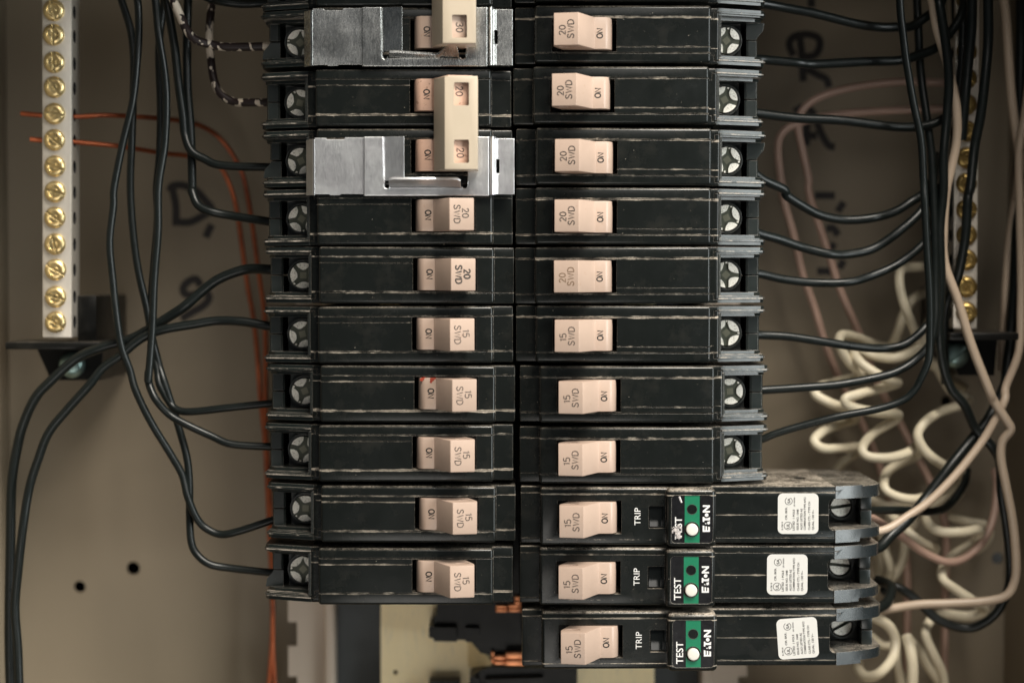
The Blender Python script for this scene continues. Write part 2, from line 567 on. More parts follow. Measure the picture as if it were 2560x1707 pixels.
def font_text(bm, s, cap, cx, cz, f, length=None, anchor='c', mi=0, bold=0.0):
    """flat filled print from the built-in font, same orientation as stroke_text"""
    key = (s, bold)
    if key not in _tc:
        cu = bpy.data.curves.new('t', 'FONT')
        cu.body = s
        cu.size = 1.0
        cu.offset = bold
        cu.resolution_u = 3
        o = bpy.data.objects.new('t', cu)
        COL.objects.link(o)
        dg = bpy.context.evaluated_depsgraph_get()
        me = bpy.data.meshes.new_from_object(o.evaluated_get(dg))
        vs = [tuple(v.co) for v in me.vertices]
        fs = [tuple(p.vertices) for p in me.polygons]
        bpy.data.objects.remove(o)
        bpy.data.curves.remove(cu)
        bpy.data.meshes.remove(me)
        _tc[key] = (vs, fs)
    vs, fs = _tc[key]
    x0, x1 = min(v[0] for v in vs), max(v[0] for v in vs)
    CAP = 0.73
    ks = cap / CAP
    kx = (length / (x1 - x0)) if length else ks
    xm = (x0 + x1) / 2 if anchor == 'c' else x0
    nv = [bm.verts.new((cx - (v[1] * ks - cap / 2), -f, cz + (v[0] - xm) * kx)) for v in vs]
    for p in fs:
        try:
            bm.faces.new([nv[i] for i in p]).material_index = mi
        except ValueError:
            pass


def poly_text(bm, polys, cx, cz, f, sx, sz, mi=0):
    for pl in polys:
        vs = [bm.verts.new((cx - p[1] * sx, -f, cz + p[0] * sz)) for p in pl]
        bm.faces.new(vs).material_index = mi


# ------------------------------------------------------------------ breaker meshes (local mm, right-hand orientation)
HALF = 9.25


def slot_box(z=-0.3):
    return (-23.0, -2.1, -1, 17, z - 5.45, z + 5.45)


def seam_grooves(zs, x0, x1, y, d=0.45, w=0.16):
    return [(x0, x1, y - 1, y + d, z - w, z + w) for z in zs]


def bevel_front(bm, off, seg=3, ylim=0.01):
    es = [e for e in bm.edges if all(v.co.y < ylim for v in e.verts)]
    es += [e for e in bm.edges if abs(e.verts[0].co.x - e.verts[1].co.x) < 1e-4 and abs(e.verts[0].co.z - e.verts[1].co.z) < 1e-4 and min(v.co.y for v in e.verts) < ylim]
    bmesh.ops.bevel(bm, geom=list(set(es)), offset=off, segments=seg, affect='EDGES', profile=0.5)


def casing_mesh():
    out = bmesh.new()
    m = bmesh.new()
    add_box(m, -28.6, 28.6, 0, 6, -HALF, HALF)
    bevel_front(m, 0.9)
    m = cut(m, [slot_box()] + seam_grooves((5.5, -6.07), -29, 29, 0) + [(-2.0, 29, -1, 0.3, -4.05 - 0.1, -4.05 + 0.1)])
    merge(out, m)
    # lower shoulder, running the whole length
    m = bmesh.new()
    add_box(m, -35.1, 31.6, 4.6, 56, -HALF + 0.05, HALF - 0.05)
    bevel_front(m, 0.6, 2, 4.61)
    zig = [(30.0, 30.25, 3, 5.1, 5.5, 7.7), (30.0, 33, 3, 5.1, 7.6, 7.85), (30.0, 30.25, 3, 5.1, -8.0, -6.07), (30.0, 33, 3, 5.1, -8.1, -7.85)]
    m = cut(m, [slot_box()] + seam_grooves((5.5, -6.07), -36, 30.1, 4.6, 0.4, 0.12) + zig)
    merge(out, m)
    return new_mesh('casing', out, M_CASE, 35)


def terminal_mesh(variant=0):
    """screw well housing: two ribbed side cheeks sloping back, slit end wall, floor"""
    out = bmesh.new()
    ZT = HALF - 0.1
    for s in (1, -1):
        def zz(a, b):
            return (min(a * s, b * s), max(a * s, b * s))
        # outer cheek
        a, b = zz(8.05, ZT)
        add_prism(out, [(31.4, 4.9), (33.0, 5.3), (46.2, 10.8), (47.4, 12.6), (47.4, 50), (31.4, 50)], a, b)
        # middle rib, proud
        a, b = zz(7.35, 8.06)
        add_prism(out, [(31.6, 4.5), (33.0, 4.8), (47.0, 10.4), (47.8, 12.0), (47.8, 50), (31.6, 50)], a, b)
        # inner lip
        a, b = zz(6.85, 7.36)
        add_prism(out, [(31.6, 5.0), (33.0, 5.4), (45.9, 10.9), (47.3, 13), (47.3, 50), (31.6, 50)], a, b)
        # inner ledge, set back
        a, b = zz(5.75, 6.86)
        add_prism(out, [(31.6, 9.0), (44.5, 13.5), (46.8, 16.5), (46.8, 50), (31.6, 50)], a, b)
    # inner jamb of the well
    for x0, x1, y in ((31.5, 32.0, 4.7), (32.0, 32.45, 5.3)):
        add_box(out, x0, x1, y, 40, -6.9, 6.9)
    # end wall halves, a slit between, bevelled outwards in one half on some
    if variant == 0:
        add_prism(out, [(42.0, 15.5), (42.7, 15.1), (45.9, 15.2), (46.3, 15.7), (46.3, 50), (42.0, 50)], 0.2, 5.8)
        add_prism(out, [(42.0, 15.5), (42.7, 15.1), (45.9, 15.2), (46.3, 15.7), (46.3, 50), (42.0, 50)], -5.8, -0.2)
    else:
        add_prism(out, [(42.0, 15.5), (42.7, 15.1), (45.2, 15.2), (45.6, 15.7), (45.6, 50), (42.0, 50)], -5.8, -0.2)
        for x0, x1, z0, z1 in ((42.0, 45.6, 0.2, 5.8),):
            pts = [(x0, z0), (x1 - 0.3, z0), (x1 + 0.2, z0 + 0.9), (47.6, z0 + 3.0), (48.0, z0 + 5.6), (x0, z1)]
            add_prism(out, pts, 16.0, 50, 'y')
    # floor, collar round the screw, dark channel
    add_box(out, 31.6, 40.6, 19.5, 50, -5.8, 5.8)
    add_box(out, 40.5, 42.1, 40, 50, -5.8, 5.8)
    ring = bmesh.new()
    add_prism(ring, circ(35.5, 0, 5.2, 32), 16.6, 20, 'y')
    c = bmesh.new()
    add_prism(c, circ(35.5, 0, 4.7, 32), 12, 19.3, 'y')
    ring = boolean(ring, c)
    merge(out, ring)
    return new_mesh('terminal_housing', out, M_TERM, 30)


def handle_mesh(dy=0.0):
    prof = [(-19.2, 5), (-19.6, 1.0), (-22.3, -6.5), (-22.65, -8.0), (-22.65, -10.9), (-15.0, -12.5), (-14.6, -12.2), (-9.7, -2.2), (-9.3, -1.75), (-6.0, -1.7),
            (-5.2, -1.45), (-4.4, -0.7), (-3.8, 0.5), (-3.4, 2.2), (-3.3, 5)]
    bm = bmesh.new()
    add_prism(bm, prof, -5.15, 5.15, 'z')
    bmesh.ops.recalc_face_normals(bm, faces=bm.faces)
    es = [e for e in bm.edges if all(abs(abs(v.co.z) - 5.15) < 1e-3 for v in e.verts) and abs(e.verts[0].co.z - e.verts[1].co.z) < 1e-3]
    bmesh.ops.bevel(bm, geom=es, offset=0.22, segments=2, affect='EDGES', profile=0.5)
    c = bmesh.new()
    for s in (1, -1):
        pts = circ(-18.6, -6.6, 2.4, 20, 1.3)
        add_prism(c, pts, s * 4.4, s * 6.0, 'z')
    bm = boolean(bm, c)
    return new_mesh('switch_handle', bm, M_HANDLE, 28)


def handle_print(top, bottom, on_mat, top_mat, bold=1.0):
    bm = bmesh.new()
    stroke_text(bm, top, 1.95, 0.34 * bold, -20.0, -0.3 + random.uniform(-.2, .2), 11.47, slope=0.209, length=1.95 * (sum(GL[c][0] for c in top) + 0.26))
    if bottom:
        stroke_text(bm, bottom, 1.95, 0.34 * bold, -17.35, 0.0, 12.03, slope=0.209, length=5.8)
    me1 = new_mesh('rating_print', bm, top_mat)
    bm = bmesh.new()
    stroke_text(bm, 'ON', 1.85, 0.42, -7.65, -0.1, 1.74, length=3.0, gap=0.2)
    return me1, new_mesh('on_print', bm, on_mat)


def star_screw_mesh(seed):
    rj = random.Random(seed)
    bm = bmesh.new()
    add_prism(bm, circ(0, 0, 4.35, 36), -0.35, 3, 'y', 1)
    for q in range(4):
        a0 = 90 * q + 45 + rj.uniform(-4, 4)
        half = rj.uniform(32, 39)
        outer = [(4.3 * math.cos(R(a0 + t)), 4.3 * math.sin(R(a0 + t))) for t in [half * (2 * i / 8 - 1) for i in range(9)]]
        # concave-star side: arc bulging inwards
        p0, p1 = outer[-1], outer[0]
        ms = rj.uniform(1.75, 2.3)
        mid = (ms * math.cos(R(a0)), ms * math.sin(R(a0)))
        inner = []
        for i in range(1, 6):
            t = i / 6
            x = (1 - t) ** 2 * p0[0] + 2 * (1 - t) * t * (2 * mid[0] - (p0[0] + p1[0]) / 2) + t * t * p1[0]
            z = (1 - t) ** 2 * p0[1] + 2 * (1 - t) * t * (2 * mid[1] - (p0[1] + p1[1]) / 2) + t * t * p1[1]
            inner.append((x + rj.uniform(-.12, .12), z + rj.uniform(-.12, .12)))
        add_prism(bm, outer + inner, -0.95, -0.3, 'y', 0)
        if rj.random() < 0.6:
            cb = (4.0 * math.cos(R(a0 + 45)), 4.0 * math.sin(R(a0 + 45)))
            add_prism(bm, [(cb[0] + rj.uniform(.2, .5) * math.cos(t_), cb[1] + rj.uniform(.2, .5) * math.sin(t_)) for t_ in [2 * math.pi * i_ / 7 for i_ in range(7)]], -0.7, -0.3, 'y', 0)
    add_prism(bm, [(1.5, 0), (0, 1.5), (-1.5, 0), (0, -1.5)], -0.42, -0.3, 'y', 2)
    return new_mesh('terminal_screw', bm, [M_SCREW, M_SCREWD, M_RECESS], 30)


def slot_screw_mesh():
    bm = bmesh.new()
    add_prism(bm, circ(0, 0, 3.35, 36), -1.0, 3, 'y')
    c = bmesh.new()
    add_box(c, -5, 5, -3, 0.4, -0.55, 0.55, mi=1)
    bm = boolean(bm, c)
    return new_mesh('terminal_screw', bm, [M_SCREW, M_SCREWD], 30)


ME_CASE = casing_mesh()
ME_TERM = [terminal_mesh(0), terminal_mesh(1)]
ME_HANDLE = handle_mesh()
ME_HANDLE_RUST = ME_HANDLE.copy()
ME_HANDLE_RUST.materials[0] = M_RUST
ME_STARS = [star_screw_mesh(k) for k in range(5)]
ME_SLOT = slot_screw_mesh()
PRINTS = {k: handle_print(*k2) for k, k2 in {
    '20': ('20', 'SWD', M_INK, M_INK, 1.0), '15': ('15', 'SWD', M_INK, M_INK, 0.85), '20b': ('20', 'SWD', M_INK, M_INK, 1.6),
    '20r': ('20', 'SWD', M_INK, M_INKR, 0.9)}.items()}


def tied_print(s):
    bm = bmesh.new()
    stroke_text(bm, s, 2.1, 0.32, -18.5, -0.1, 11.80, slope=0.209, length=1.95 * (sum(GL[c][0] for c in s) + 0.26))
    return new_mesh('rating_print', bm, M_INK), PRINTS['20'][1]


PRINTS['t30'] = tied_print('30')
PRINTS['t20'] = tied_print('20')


def breaker(side, cx_d, cy_d, kind, label, variant, screw_rot, rusty=False, hz=0.0):
    """cx_d, cy_d: centre of the raised face on the photo (2352-wide picture)"""
    p = P(cx_d * 2560 / 2352, cy_d * 2560 / 2352, 0)
    tilt = random.uniform(-0.25, 0.25)
    rot = (0, R(tilt) + (math.pi if side == 'L' else 0), 0)
    t = thing('circuit_breaker', label, 'circuit breaker', p + Vector((0, random.uniform(-.35, .35), 0)), rot, 'circuit breakers in two columns')
    link('casing', ME_CASE, t)
    link('terminal_housing', ME_TERM[variant], t)
    h = link('switch_handle', ME_HANDLE_RUST if rusty else ME_HANDLE, t, (0, 0, -0.3 + hz))
    if rusty:
        h['label'] = 'handle with rusty brown stains'
    a, b = PRINTS[kind]
    link('rating_print', a, h)
    link('on_print', b, h)
    link('terminal_screw', random.choice(ME_STARS), t, (35.5, 17.0, 0.1), (0, R(screw_rot), 0))
    return t


LX = {0: 927, 1: 927, 2: 926.5, 3: 929, 4: 930, 5: 933.5, 6: 931.5, 7: 936.5, 8: 932.5, 9: 938, 10: 932}
LY = {0: -51, 1: 84, 2: 225, 3: 362, 4: 497.5, 5: 632.5, 6: 769, 7: 905, 8: 1041.5, 9: 1181, 10: 1324}
LK = {0: 't30', 1: 't30', 2: 't20', 3: 't20', 4: '20', 5: '20b', 6: '15', 7: '15', 8: '15', 9: '15', 10: '15'}
LLAB = {
    0: 'black breaker cut by the top frame edge, left column, above the upper metal clip',
    1: 'black breaker under the upper zinc clip, handle inside the cream tie marked 30',
    2: 'black breaker between the two zinc clips, rust-speckled handle under the cream tie',
    3: 'black breaker under the lower zinc clip, handle in the cream tie\'s lower end',
    4: 'black 20 SWD breaker directly below the lower zinc clip in the left column',
    5: 'black breaker in the left column with the boldest, thickest 20 SWD print on its handle',
    6: 'black 15 SWD breaker directly below the bold-printed 20, pale dust on its lower seam',
    7: 'black 15 SWD breaker with red residue on its handle beside ON',
    8: 'black 15 SWD left column breaker directly below the one with red residue on its handle',
    9: 'black 15 SWD left column breaker second from the bottom, its lower right corner speckled',
    10: 'lowest black 15 SWD breaker of the left column, right above the yellow metal plate'}
LROT = {0: 0, 1: 5, 2: 60, 3: 20, 4: -12, 5: 45, 6: 30, 7: 22, 8: 12, 9: 48, 10: 2}
left = {}
for i in range(11):
    left[i] = breaker('L', LX[i], LY[i], LK[i], LLAB[i], i % 2 == 1 and i < 4 and 1 or (1 if i in (10,) else 0), LROT[i], rusty=i in (2, 3), hz={1: -0.9, 2: -0.5, 3: -0.3}.get(i, 0.0))

RX = {0: 1430, 1: 1431, 2: 1426.5, 3: 1433, 4: 1432, 5: 1430.5, 6: 1432, 7: 1440.5, 8: 1440}
RY = {0: -62, 1: 79, 2: 219, 3: 360, 4: 496.5, 5: 632.5, 6: 767.5, 7: 906, 8: 1046}
RK = {0: '20', 1: '20', 2: '20', 3: '20', 4: '20', 5: '20r', 6: '15', 7: '15', 8: '15'}
RLAB = {
    0: 'black breaker cut by the top frame edge in the right column',
    1: 'topmost whole black 20 SWD breaker of the right column, beside the upper clip',
    2: 'black 20 SWD breaker, second whole one down in the right column',
    3: 'black 20 SWD breaker in the right column level with the lower zinc clip',
    4: 'black 20 SWD right column breaker just below the level of the lower zinc clip',
    5: 'black right column breaker whose handle print 20 SWD is brown, rusty dust under the handle',
    6: 'right column 15 SWD breaker with a thick dust line, below the brown-printed one',
    7: 'black right column 15 SWD breaker second above the green-labelled arc-fault breakers',
    8: 'black right column 15 SWD breaker directly above the dusty long arc-fault breakers'}
RROT = {0: 0, 1: 6, 2: 15, 3: 8, 4: 20, 5: 0, 6: 4, 7: 40, 8: 25}
RHZ = {1: 0.4, 2: 0.9, 3: -0.1}
right = {}
for i in range(9):
    right[i] = breaker('R', RX[i], RY[i], RK[i], RLAB[i], 1 if i in (1, 3) else 0, RROT[i], hz=RHZ.get(i, 0.0))

# red residue on the handle of the seventh left breaker
bm = bmesh.new()
for cx, cz, rx, rz in ((-5.6, -4.9, 0.9, 0.45), (-4.6, -4.6, 0.55, 0.7), (-7.9, -4.6, 0.75, 0.7), (-8.6, -4.9, 0.9, 0.35), (-7.7, -3.9, 0.4, 0.5)):
    pts = [(cx + rx * random.uniform(.7, 1.2) * math.cos(a), cz + rz * random.uniform(.7, 1.2) * math.sin(a)) for a in [2 * math.pi * i / 12 for i in range(12)]]
    f = 1.74 if cx < -5.8 else 1.5
    add_prism(bm, [(x, z) for x, z in pts], -f - 0.02 - 0.01 * rx, -f + 0.3, 'y')
bmesh.ops.rotate(bm, verts=bm.verts, matrix=Matrix.Rotation(0, 3, 'Y'))
h7 = [c for c in left[7].children if c.name.startswith('switch_handle')][0]
link('red_residue', new_mesh('red_residue', bm, M_RED), h7)


# ---- arc-fault breakers
def arc_case_mesh():
    out = bmesh.new()
    H = 9.45
    m = bmesh.new()
    add_box(m, -28.6, 16.0, 0, 6, -H, H)
    bevel_front(m, 0.9)
    m = cut(m, [(-23.0, -2.1, -1, 17, -5.75, 5.15), (6.9, 12.3, -1, 2.0, -3.9, 3.4)] + seam_grooves((7.3,), -29, 17, 0, 0.35, 0.1))
    merge(out, m)
    m = bmesh.new()
    add_box(m, -35.1, 69.0, 4.6, 59, -H + 0.05, H - 0.05)
    bevel_front(m, 0.6, 2, 4.61)
    m = cut(m, [(-23.0, -2.1, -1, 17, -5.75, 5.15), lambda c: add_prism(c, rrect(66.6, 90, -5.2, 5.2, 1.6), 2, 36, 'y'), lambda c: add_prism(c, circ(61.0, 30.0, 2.4, 24), 8.0, 12.0, 'z')] +
            seam_grooves((7.3, -7.6), -36, 68.4, 4.6, 0.4, 0.1) + [(29, 67.2, 3, 5.0, -0.14, 0.06)])
    merge(out, m)
    # raised test box
    m = bmesh.new()
    add_box(m, 12.4, 28.5, -4.2, 8, -H - 0.05, H + 0.05)
    bevel_front(m, 1.5, 4, -4.19)
    m = cut(m, [lambda c: add_prism(c, rrect(13.9, 27.4, -8.2, 7.4, 1.3), -6, -3.9, 'y'),
                lambda c: add_prism(c, circ(20.6, -3.7, 2.35, 28), -3.95, 1, 'y')])
    merge(out, m)
    return new_mesh('casing', out, M_ARC, 35)


def arc_end_mesh():
    out = bmesh.new()
    H = 9.4
    for s in (1, -1):
        a, b = sorted((s * 5.1, s * H))
        m = bmesh.new()
        add_prism(m, [(68.7, 4.4), (73.5, 6.2), (78.0, 8.4), (81.5, 10.8), (84.2, 13.6), (85.7, 17.0), (85.7, 58), (68.7, 58)], a, b)
        bmesh.ops.recalc_face_normals(m, faces=m.faces)
        if s > 0:
            m = cut(m, [(78.5, 90, 0, 62, 9.0, 12), (68, 90, 3, 5, 7.7, 7.85)])
        else:
            m = cut(m, [(77.5, 90, 0, 62, -12, -8.3)])
        merge(out, m)
    return new_mesh('sloped_end', out, M_SLOPE, 30)


def arc_inner_mesh():
    out = bmesh.new()
    add_box(out, 66.0, 79.5, 26.0, 58, -5.3, 5.3)
    for z0, z1 in ((0.15, 5.3), (-5.3, -0.15)):
        add_box(out, 79.5, 83.2, 17.5, 58, z0, z1, bev=0.3)
    ring = bmesh.new()
    add_prism(ring, circ(73.7, 0.5, 4.6, 32), 22.5, 27, 'y')
    c = bmesh.new()
    add_prism(c, circ(73.7, 0.5, 4.0, 32), 20, 25.5, 'y')
    ring = boolean(ring, c)
    merge(out, ring)
    return new_mesh('terminal_well', out, M_TERM, 30)


def brand_polys():
    """heavy five letter wordmark with a round dot in place of the fourth letter, unit height, length 3.62"""
    P_ = []
    # E with slanted right side
    P_.append([(0, 0), (0.22, 0), (0.22, 1), (0, 1)])
    P_.append([(0.221, 0), (0.66, 0), (0.71, 0.24), (0.221, 0.24)])
    P_.append([(0.221, 0.39), (0.73, 0.39), (0.77, 0.61), (0.221, 0.61)])
    P_.append([(0.221, 0.76), (0.80, 0.76), (0.86, 1), (0.221, 1)])
    # A : right leg and small peak
    P_.append([(1.10, 0.0), (1.46, 0.0), (1.34, 0.36), (1.10, 0.36), (1.0, 0.2)])
    P_.append([(1.02, 0.50), (1.22, 0.50), (1.12, 0.72)])
    # T with a scooped side
    P_.append([(1.36, 0.78), (2.02, 0.78), (2.02, 1.0), (1.36, 1.0)])
    P_.append([(1.56, 0.0), (2.02, 0.0), (1.93, 0.12), (1.86, 0.3), (1.83, 0.45), (1.84, 0.6), (1.90, 0.779), (1.56, 0.779)])
    # dot
    P_.append([(2.28 + 0.25 * math.cos(2 * math.pi * i / 20), 0.46 + 0.25 * math.sin(2 * math.pi * i / 20)) for i in range(20)])
    # N
    P_.append([(2.62, 0), (2.86, 0), (2.86, 1), (2.62, 1)])
    P_.append([(3.38, 0), (3.62, 0), (3.62, 1), (3.38, 1)])
    P_.append([(2.861, 1.0), (2.861, 0.62), (3.379, 0.0), (3.379, 0.38)])
    return P_


ME_ARC = arc_case_mesh()
ME_ARCEND = arc_end_mesh()
ME_ARCIN = arc_inner_mesh()


def arc_meshes():
    d = {}
    bm = bmesh.new()
    font_text(bm, 'TRIP', 2.1, 3.1, 0.0, 0.03, 5.7)
    d['trip_print'] = new_mesh('trip_print', bm, M_WHITE)
    bm = bmesh.new()
    add_box(bm, 7.1, 12.1, 0.9, 1.9, -3.7, 3.2, bev=0.2)
    add_box(bm, 11.6, 12.25, 0.2, 1.9, -3.8, 3.3)
    d['indicator_window'] = new_mesh('indicator_window', bm, M_SMOKE, 30)
    bm = bmesh.new()
    add_prism(bm, rrect(14.0, 27.3, -8.1, 7.3, 1.2), -3.95, -3.7, 'y')
    bm = cut(bm, [lambda c: add_prism(c, circ(20.6, -3.7, 2.35, 28), -5, 1, 'y'), lambda c: add_prism(c, circ(20.6, 2.8, 1.6, 28), -5, -3.75, 'y')])
    d['face_label'] = new_mesh('face_label', bm, M_LABELBLK)
    bm = bmesh.new()
    add_box(bm, 18.25, 23.1, -3.975, -3.9, -8.05, 7.25)
    bm = cut(bm, [lambda c: add_prism(c, circ(20.6, -3.7, 2.4, 28), -5, 1, 'y'), lambda c: add_prism(c, circ(20.6, 2.8, 1.62, 28), -5, 1, 'y')])
    d['green_stripe'] = new_mesh('green_stripe', bm, M_GREEN)
    bm = bmesh.new()
    font_text(bm, 'TEST', 2.35, 16.15, -3.3, 3.99, 7.3, bold=0.012)
    d['test_print'] = new_mesh('test_print', bm, M_WHITE)
    bm = bmesh.new()
    poly_text(bm, brand_polys(), 26.45, -4.5, 3.99, 2.35, 8.7 / 3.62)
    d['wordmark'] = new_mesh('wordmark', bm, M_WHITE)
    bm = bmesh.new()
    add_prism(bm, circ(20.6, 2.8, 1.5, 28), -3.85, -3.7, 'y')
    d['status_lens'] = new_mesh('status_lens', bm, M_LED)
    bm = bmesh.new()
    for r_, z_ in ((1.63, 2.8), (2.42, -3.7)):
        path = [Vector((20.6 + r_ * math.cos(2 * math.pi * i / 32), -3.99, z_ + r_ * math.sin(2 * math.pi * i / 32))) for i in range(32)]
        add_tube(bm, path, 0.07, 6, closed=True)
    fr = [Vector((p[0], -4.02, p[1])) for p in rrect(13.95, 27.35, -8.15, 7.35, 1.25)]
    add_tube(bm, fr, 0.08, 6, closed=True)
    d['label_rim'] = new_mesh('label_rim', bm, M_TERM)
    bm = bmesh.new()
    add_prism(bm, circ(20.6, -3.7, 1.95, 36), -5.3, -2, 'y')
    es = [e for e in bm.edges if all(v.co.y < -5.2 for v in e.verts)]
    bmesh.ops.recalc_face_normals(bm, faces=bm.faces)
    bmesh.ops.bevel(bm, geom=es, offset=0.35, segments=3, affect='EDGES', profile=0.5)
    d['test_button'] = new_mesh('test_button', bm, M_BUTTON, 40)
    # rating sticker, local origin at its centre, in the same orientation
    bm = bmesh.new()
    add_prism(bm, rrect(-6.7, 6.7, -6.7, 6.7, 1.7, 8), -0.08, 0.05, 'y')
    d['rating_sticker'] = new_mesh('rating_sticker', bm, M_PAPER)
    bm = bmesh.new()
    s = 13.4 / 565.0

    def X(x):
        return (x - 652.5) * s

    def Z(y):
        return (377.5 - y) * s

    def line(t, x, y0, y1, h):
        font_text(bm, t, h * s, X(x), Z((y0 + y1) / 2), 0.10, (y1 - y0) * s, bold=0.028)
    line('E-7819', 432, 490, 605, 22)
    line('CIR. BKR.', 485, 285, 465, 28)
    line('LISTED  1 POLE', 590, 320, 612, 29)
    line('LR 43556', 598, 150, 280, 21)
    line('ISSUE NO. 1048', 645, 318, 605, 29)
    line('ALSO LISTED AS', 697, 308, 605, 29)
    line('COMBINATION TYPE AFCI', 744, 150, 605, 29)
    line('CLASS CTL - TYPE CH', 805, 210, 605, 29)
    line('QUAL. 120 V~', 858, 325, 605, 29)
    line('UL', 512, 510, 585, 42)
    line('SA', 522, 160, 235, 38)
    for cx, cy, r_, a0, a1 in ((512, 547, 54, 0, 360), (520, 203, 50, -60, 240)):
        n = 30
        path = [Vector((X(cx) + r_ * s * math.cos(R(a0 + (a1 - a0) * i / n)), -0.11, Z(cy) + r_ * s * math.sin(R(a0 + (a1 - a0) * i / n)) * (1 if a1 == 360 else -1))) for i in range(n + (a1 != 360))]
        add_tube(bm, path, 0.09, 6, flat_y=0.02, closed=a1 == 360)
    d['sticker_print'] = new_mesh('sticker_print', bm, M_INK)
    # melted residue over the upper label
    bm = bmesh.new()
    rnd = random.Random(3)
    for k in range(16):
        cx, cz = 15.6 + rnd.uniform(-0.9, 1.7), -5.2 + rnd.uniform(-1.6, 2.6)
        pa = [Vector((cx + rnd.uniform(-.9, .9), -4.05 - rnd.uniform(0, .25), cz + rnd.uniform(-.9, .9))) for _ in range(4)]
        add_tube(bm, crspline(pa, 4), rnd.uniform(0.07, 0.2), 6)
    pa = [Vector((16.4 + 0.2 * i, -4.05, 7.0 - 0.5 * i + 0.1 * (i % 2))) for i in range(5)]
    add_tube(bm, crspline(pa, 4), 0.28, 6, flat_y=0.06)
    d['melted_residue'] = new_mesh('melted_residue', bm, mat_simple('melted_plastic', (0.55, 0.50, 0.48), 0.25, 0.2, 0.3, 1.5))
    return d


AM = arc_meshes()
arcs = []
for i, (cx, cy, sx, sz, srot, scrot, lab) in enumerate((
        (1442, 1185.5, 56.45, 0.35, 0, -8, 'uppermost of the three long arc-fault breakers, dusty on top, its TEST lettering melted'),
        (1440, 1324, 53.2, 0.1, 0, 6, 'middle one of the three long arc-fault breakers with green stripe and white test button'),
        (1445, 1470, 56.0, -0.3, -4, -28, 'bottom one of the three long arc-fault breakers, its white sticker tilted'))):
    p = P(cx * 2560 / 2352, cy * 2560 / 2352, 0)
    t = thing('arc_fault_breaker', lab, 'circuit breaker', p, (0, R((0.0, 0.1, -0.15)[i]), 0), 'long arc-fault breakers')
    arcs.append(t)
    link('casing', ME_ARC, t)
    link('sloped_end', ME_ARCEND, t)
    link('terminal_well', ME_ARCIN, t)
    h = link('switch_handle', ME_HANDLE, t, (0, 0, -0.3))
    a, b = PRINTS['15']
    link('rating_print', a, h)
    link('on_print', b, h)
    link('trip_print', AM['trip_print'], t)
    link('indicator_window', AM['indicator_window'], t)
    fl = link('face_label', AM['face_label'], t)
    for k in ('green_stripe', 'test_print', 'wordmark', 'label_rim'):
        link(k, AM[k], fl)
    if i == 0:
        link('melted_residue', AM['melted_residue'], fl)
    link('status_lens', AM['status_lens'], t)
    link('test_button', AM['test_button'], t)
    link('terminal_screw', ME_SLOT, t, (73.7, 23.6, 0.5), (0, R(scrot), 0))
    st = link('rating_sticker', AM['rating_sticker'], t, (sx, 4.58, sz), (0, R(srot), 0))
    link('sticker_print', AM['sticker_print'], st)

# ------------------------------------------------------------------ cream handle ties
def tie(label, y_top, y_bot, wins, dx=0.0):
    """positions in the 3.136x crop of the upper left column; only the row spacing comes from there"""
    def wz(y, f):
        return P(1150, y / 3.136, -f).z
    z1, z0 = wz(y_top, 13.8), wz(y_bot, 13.8)
    zc = (z0 + z1) / 2
    t = thing('handle_tie', label, 'handle tie', (dx, 0, zc), group='cream ties joining breaker handles')
    bm = bmesh.new()
    prof = [(-10.9, -3.6), (-10.9, -13.8), (-21.4, -13.8), (-25.2, -5.0), (-25.2, -3.6)]
    add_prism(bm, prof, z0 - zc, z1 - zc, 'z')
    bmesh.ops.recalc_face_normals(bm, faces=bm.faces)
    bmesh.ops.bevel(bm, geom=[e for e in bm.edges if min(v.co.y for v in e.verts) < -4], offset=0.25, segments=2, affect='EDGES', profile=0.5)
    cuts = [lambda c: add_prism(c, [(-12.0, -2), (-12.0, -12.55), (-20.7, -12.55), (-24.3, -4.6), (-24.3, -2)], z0 - zc + 0.9, z1 - zc - 0.9, 'z')]
    bm = cut(bm, cuts)
    wb = []
    for a, b in wins:
        za, zb = wz(b, 13.8) - zc, wz(a, 13.8) - zc
        wb.append(lambda c, za=za, zb=zb: add_prism(c, rrect(-18.4, -13.7, za, zb, 0.4, 3), -15, -11, 'y'))
    bm = cut(bm, wb)
    link('tie_shell', new_mesh('tie_shell', bm, M_TIE, 28), t)
    return t


tie('long cream handle tie with two windows showing 20 and 20', 597, 1330, [(648, 828), (1097, 1278)])
tie('cream handle tie cut by the top frame edge, its window showing 30', -393, 341, [(-330, -150), (118, 298)], -0.6)


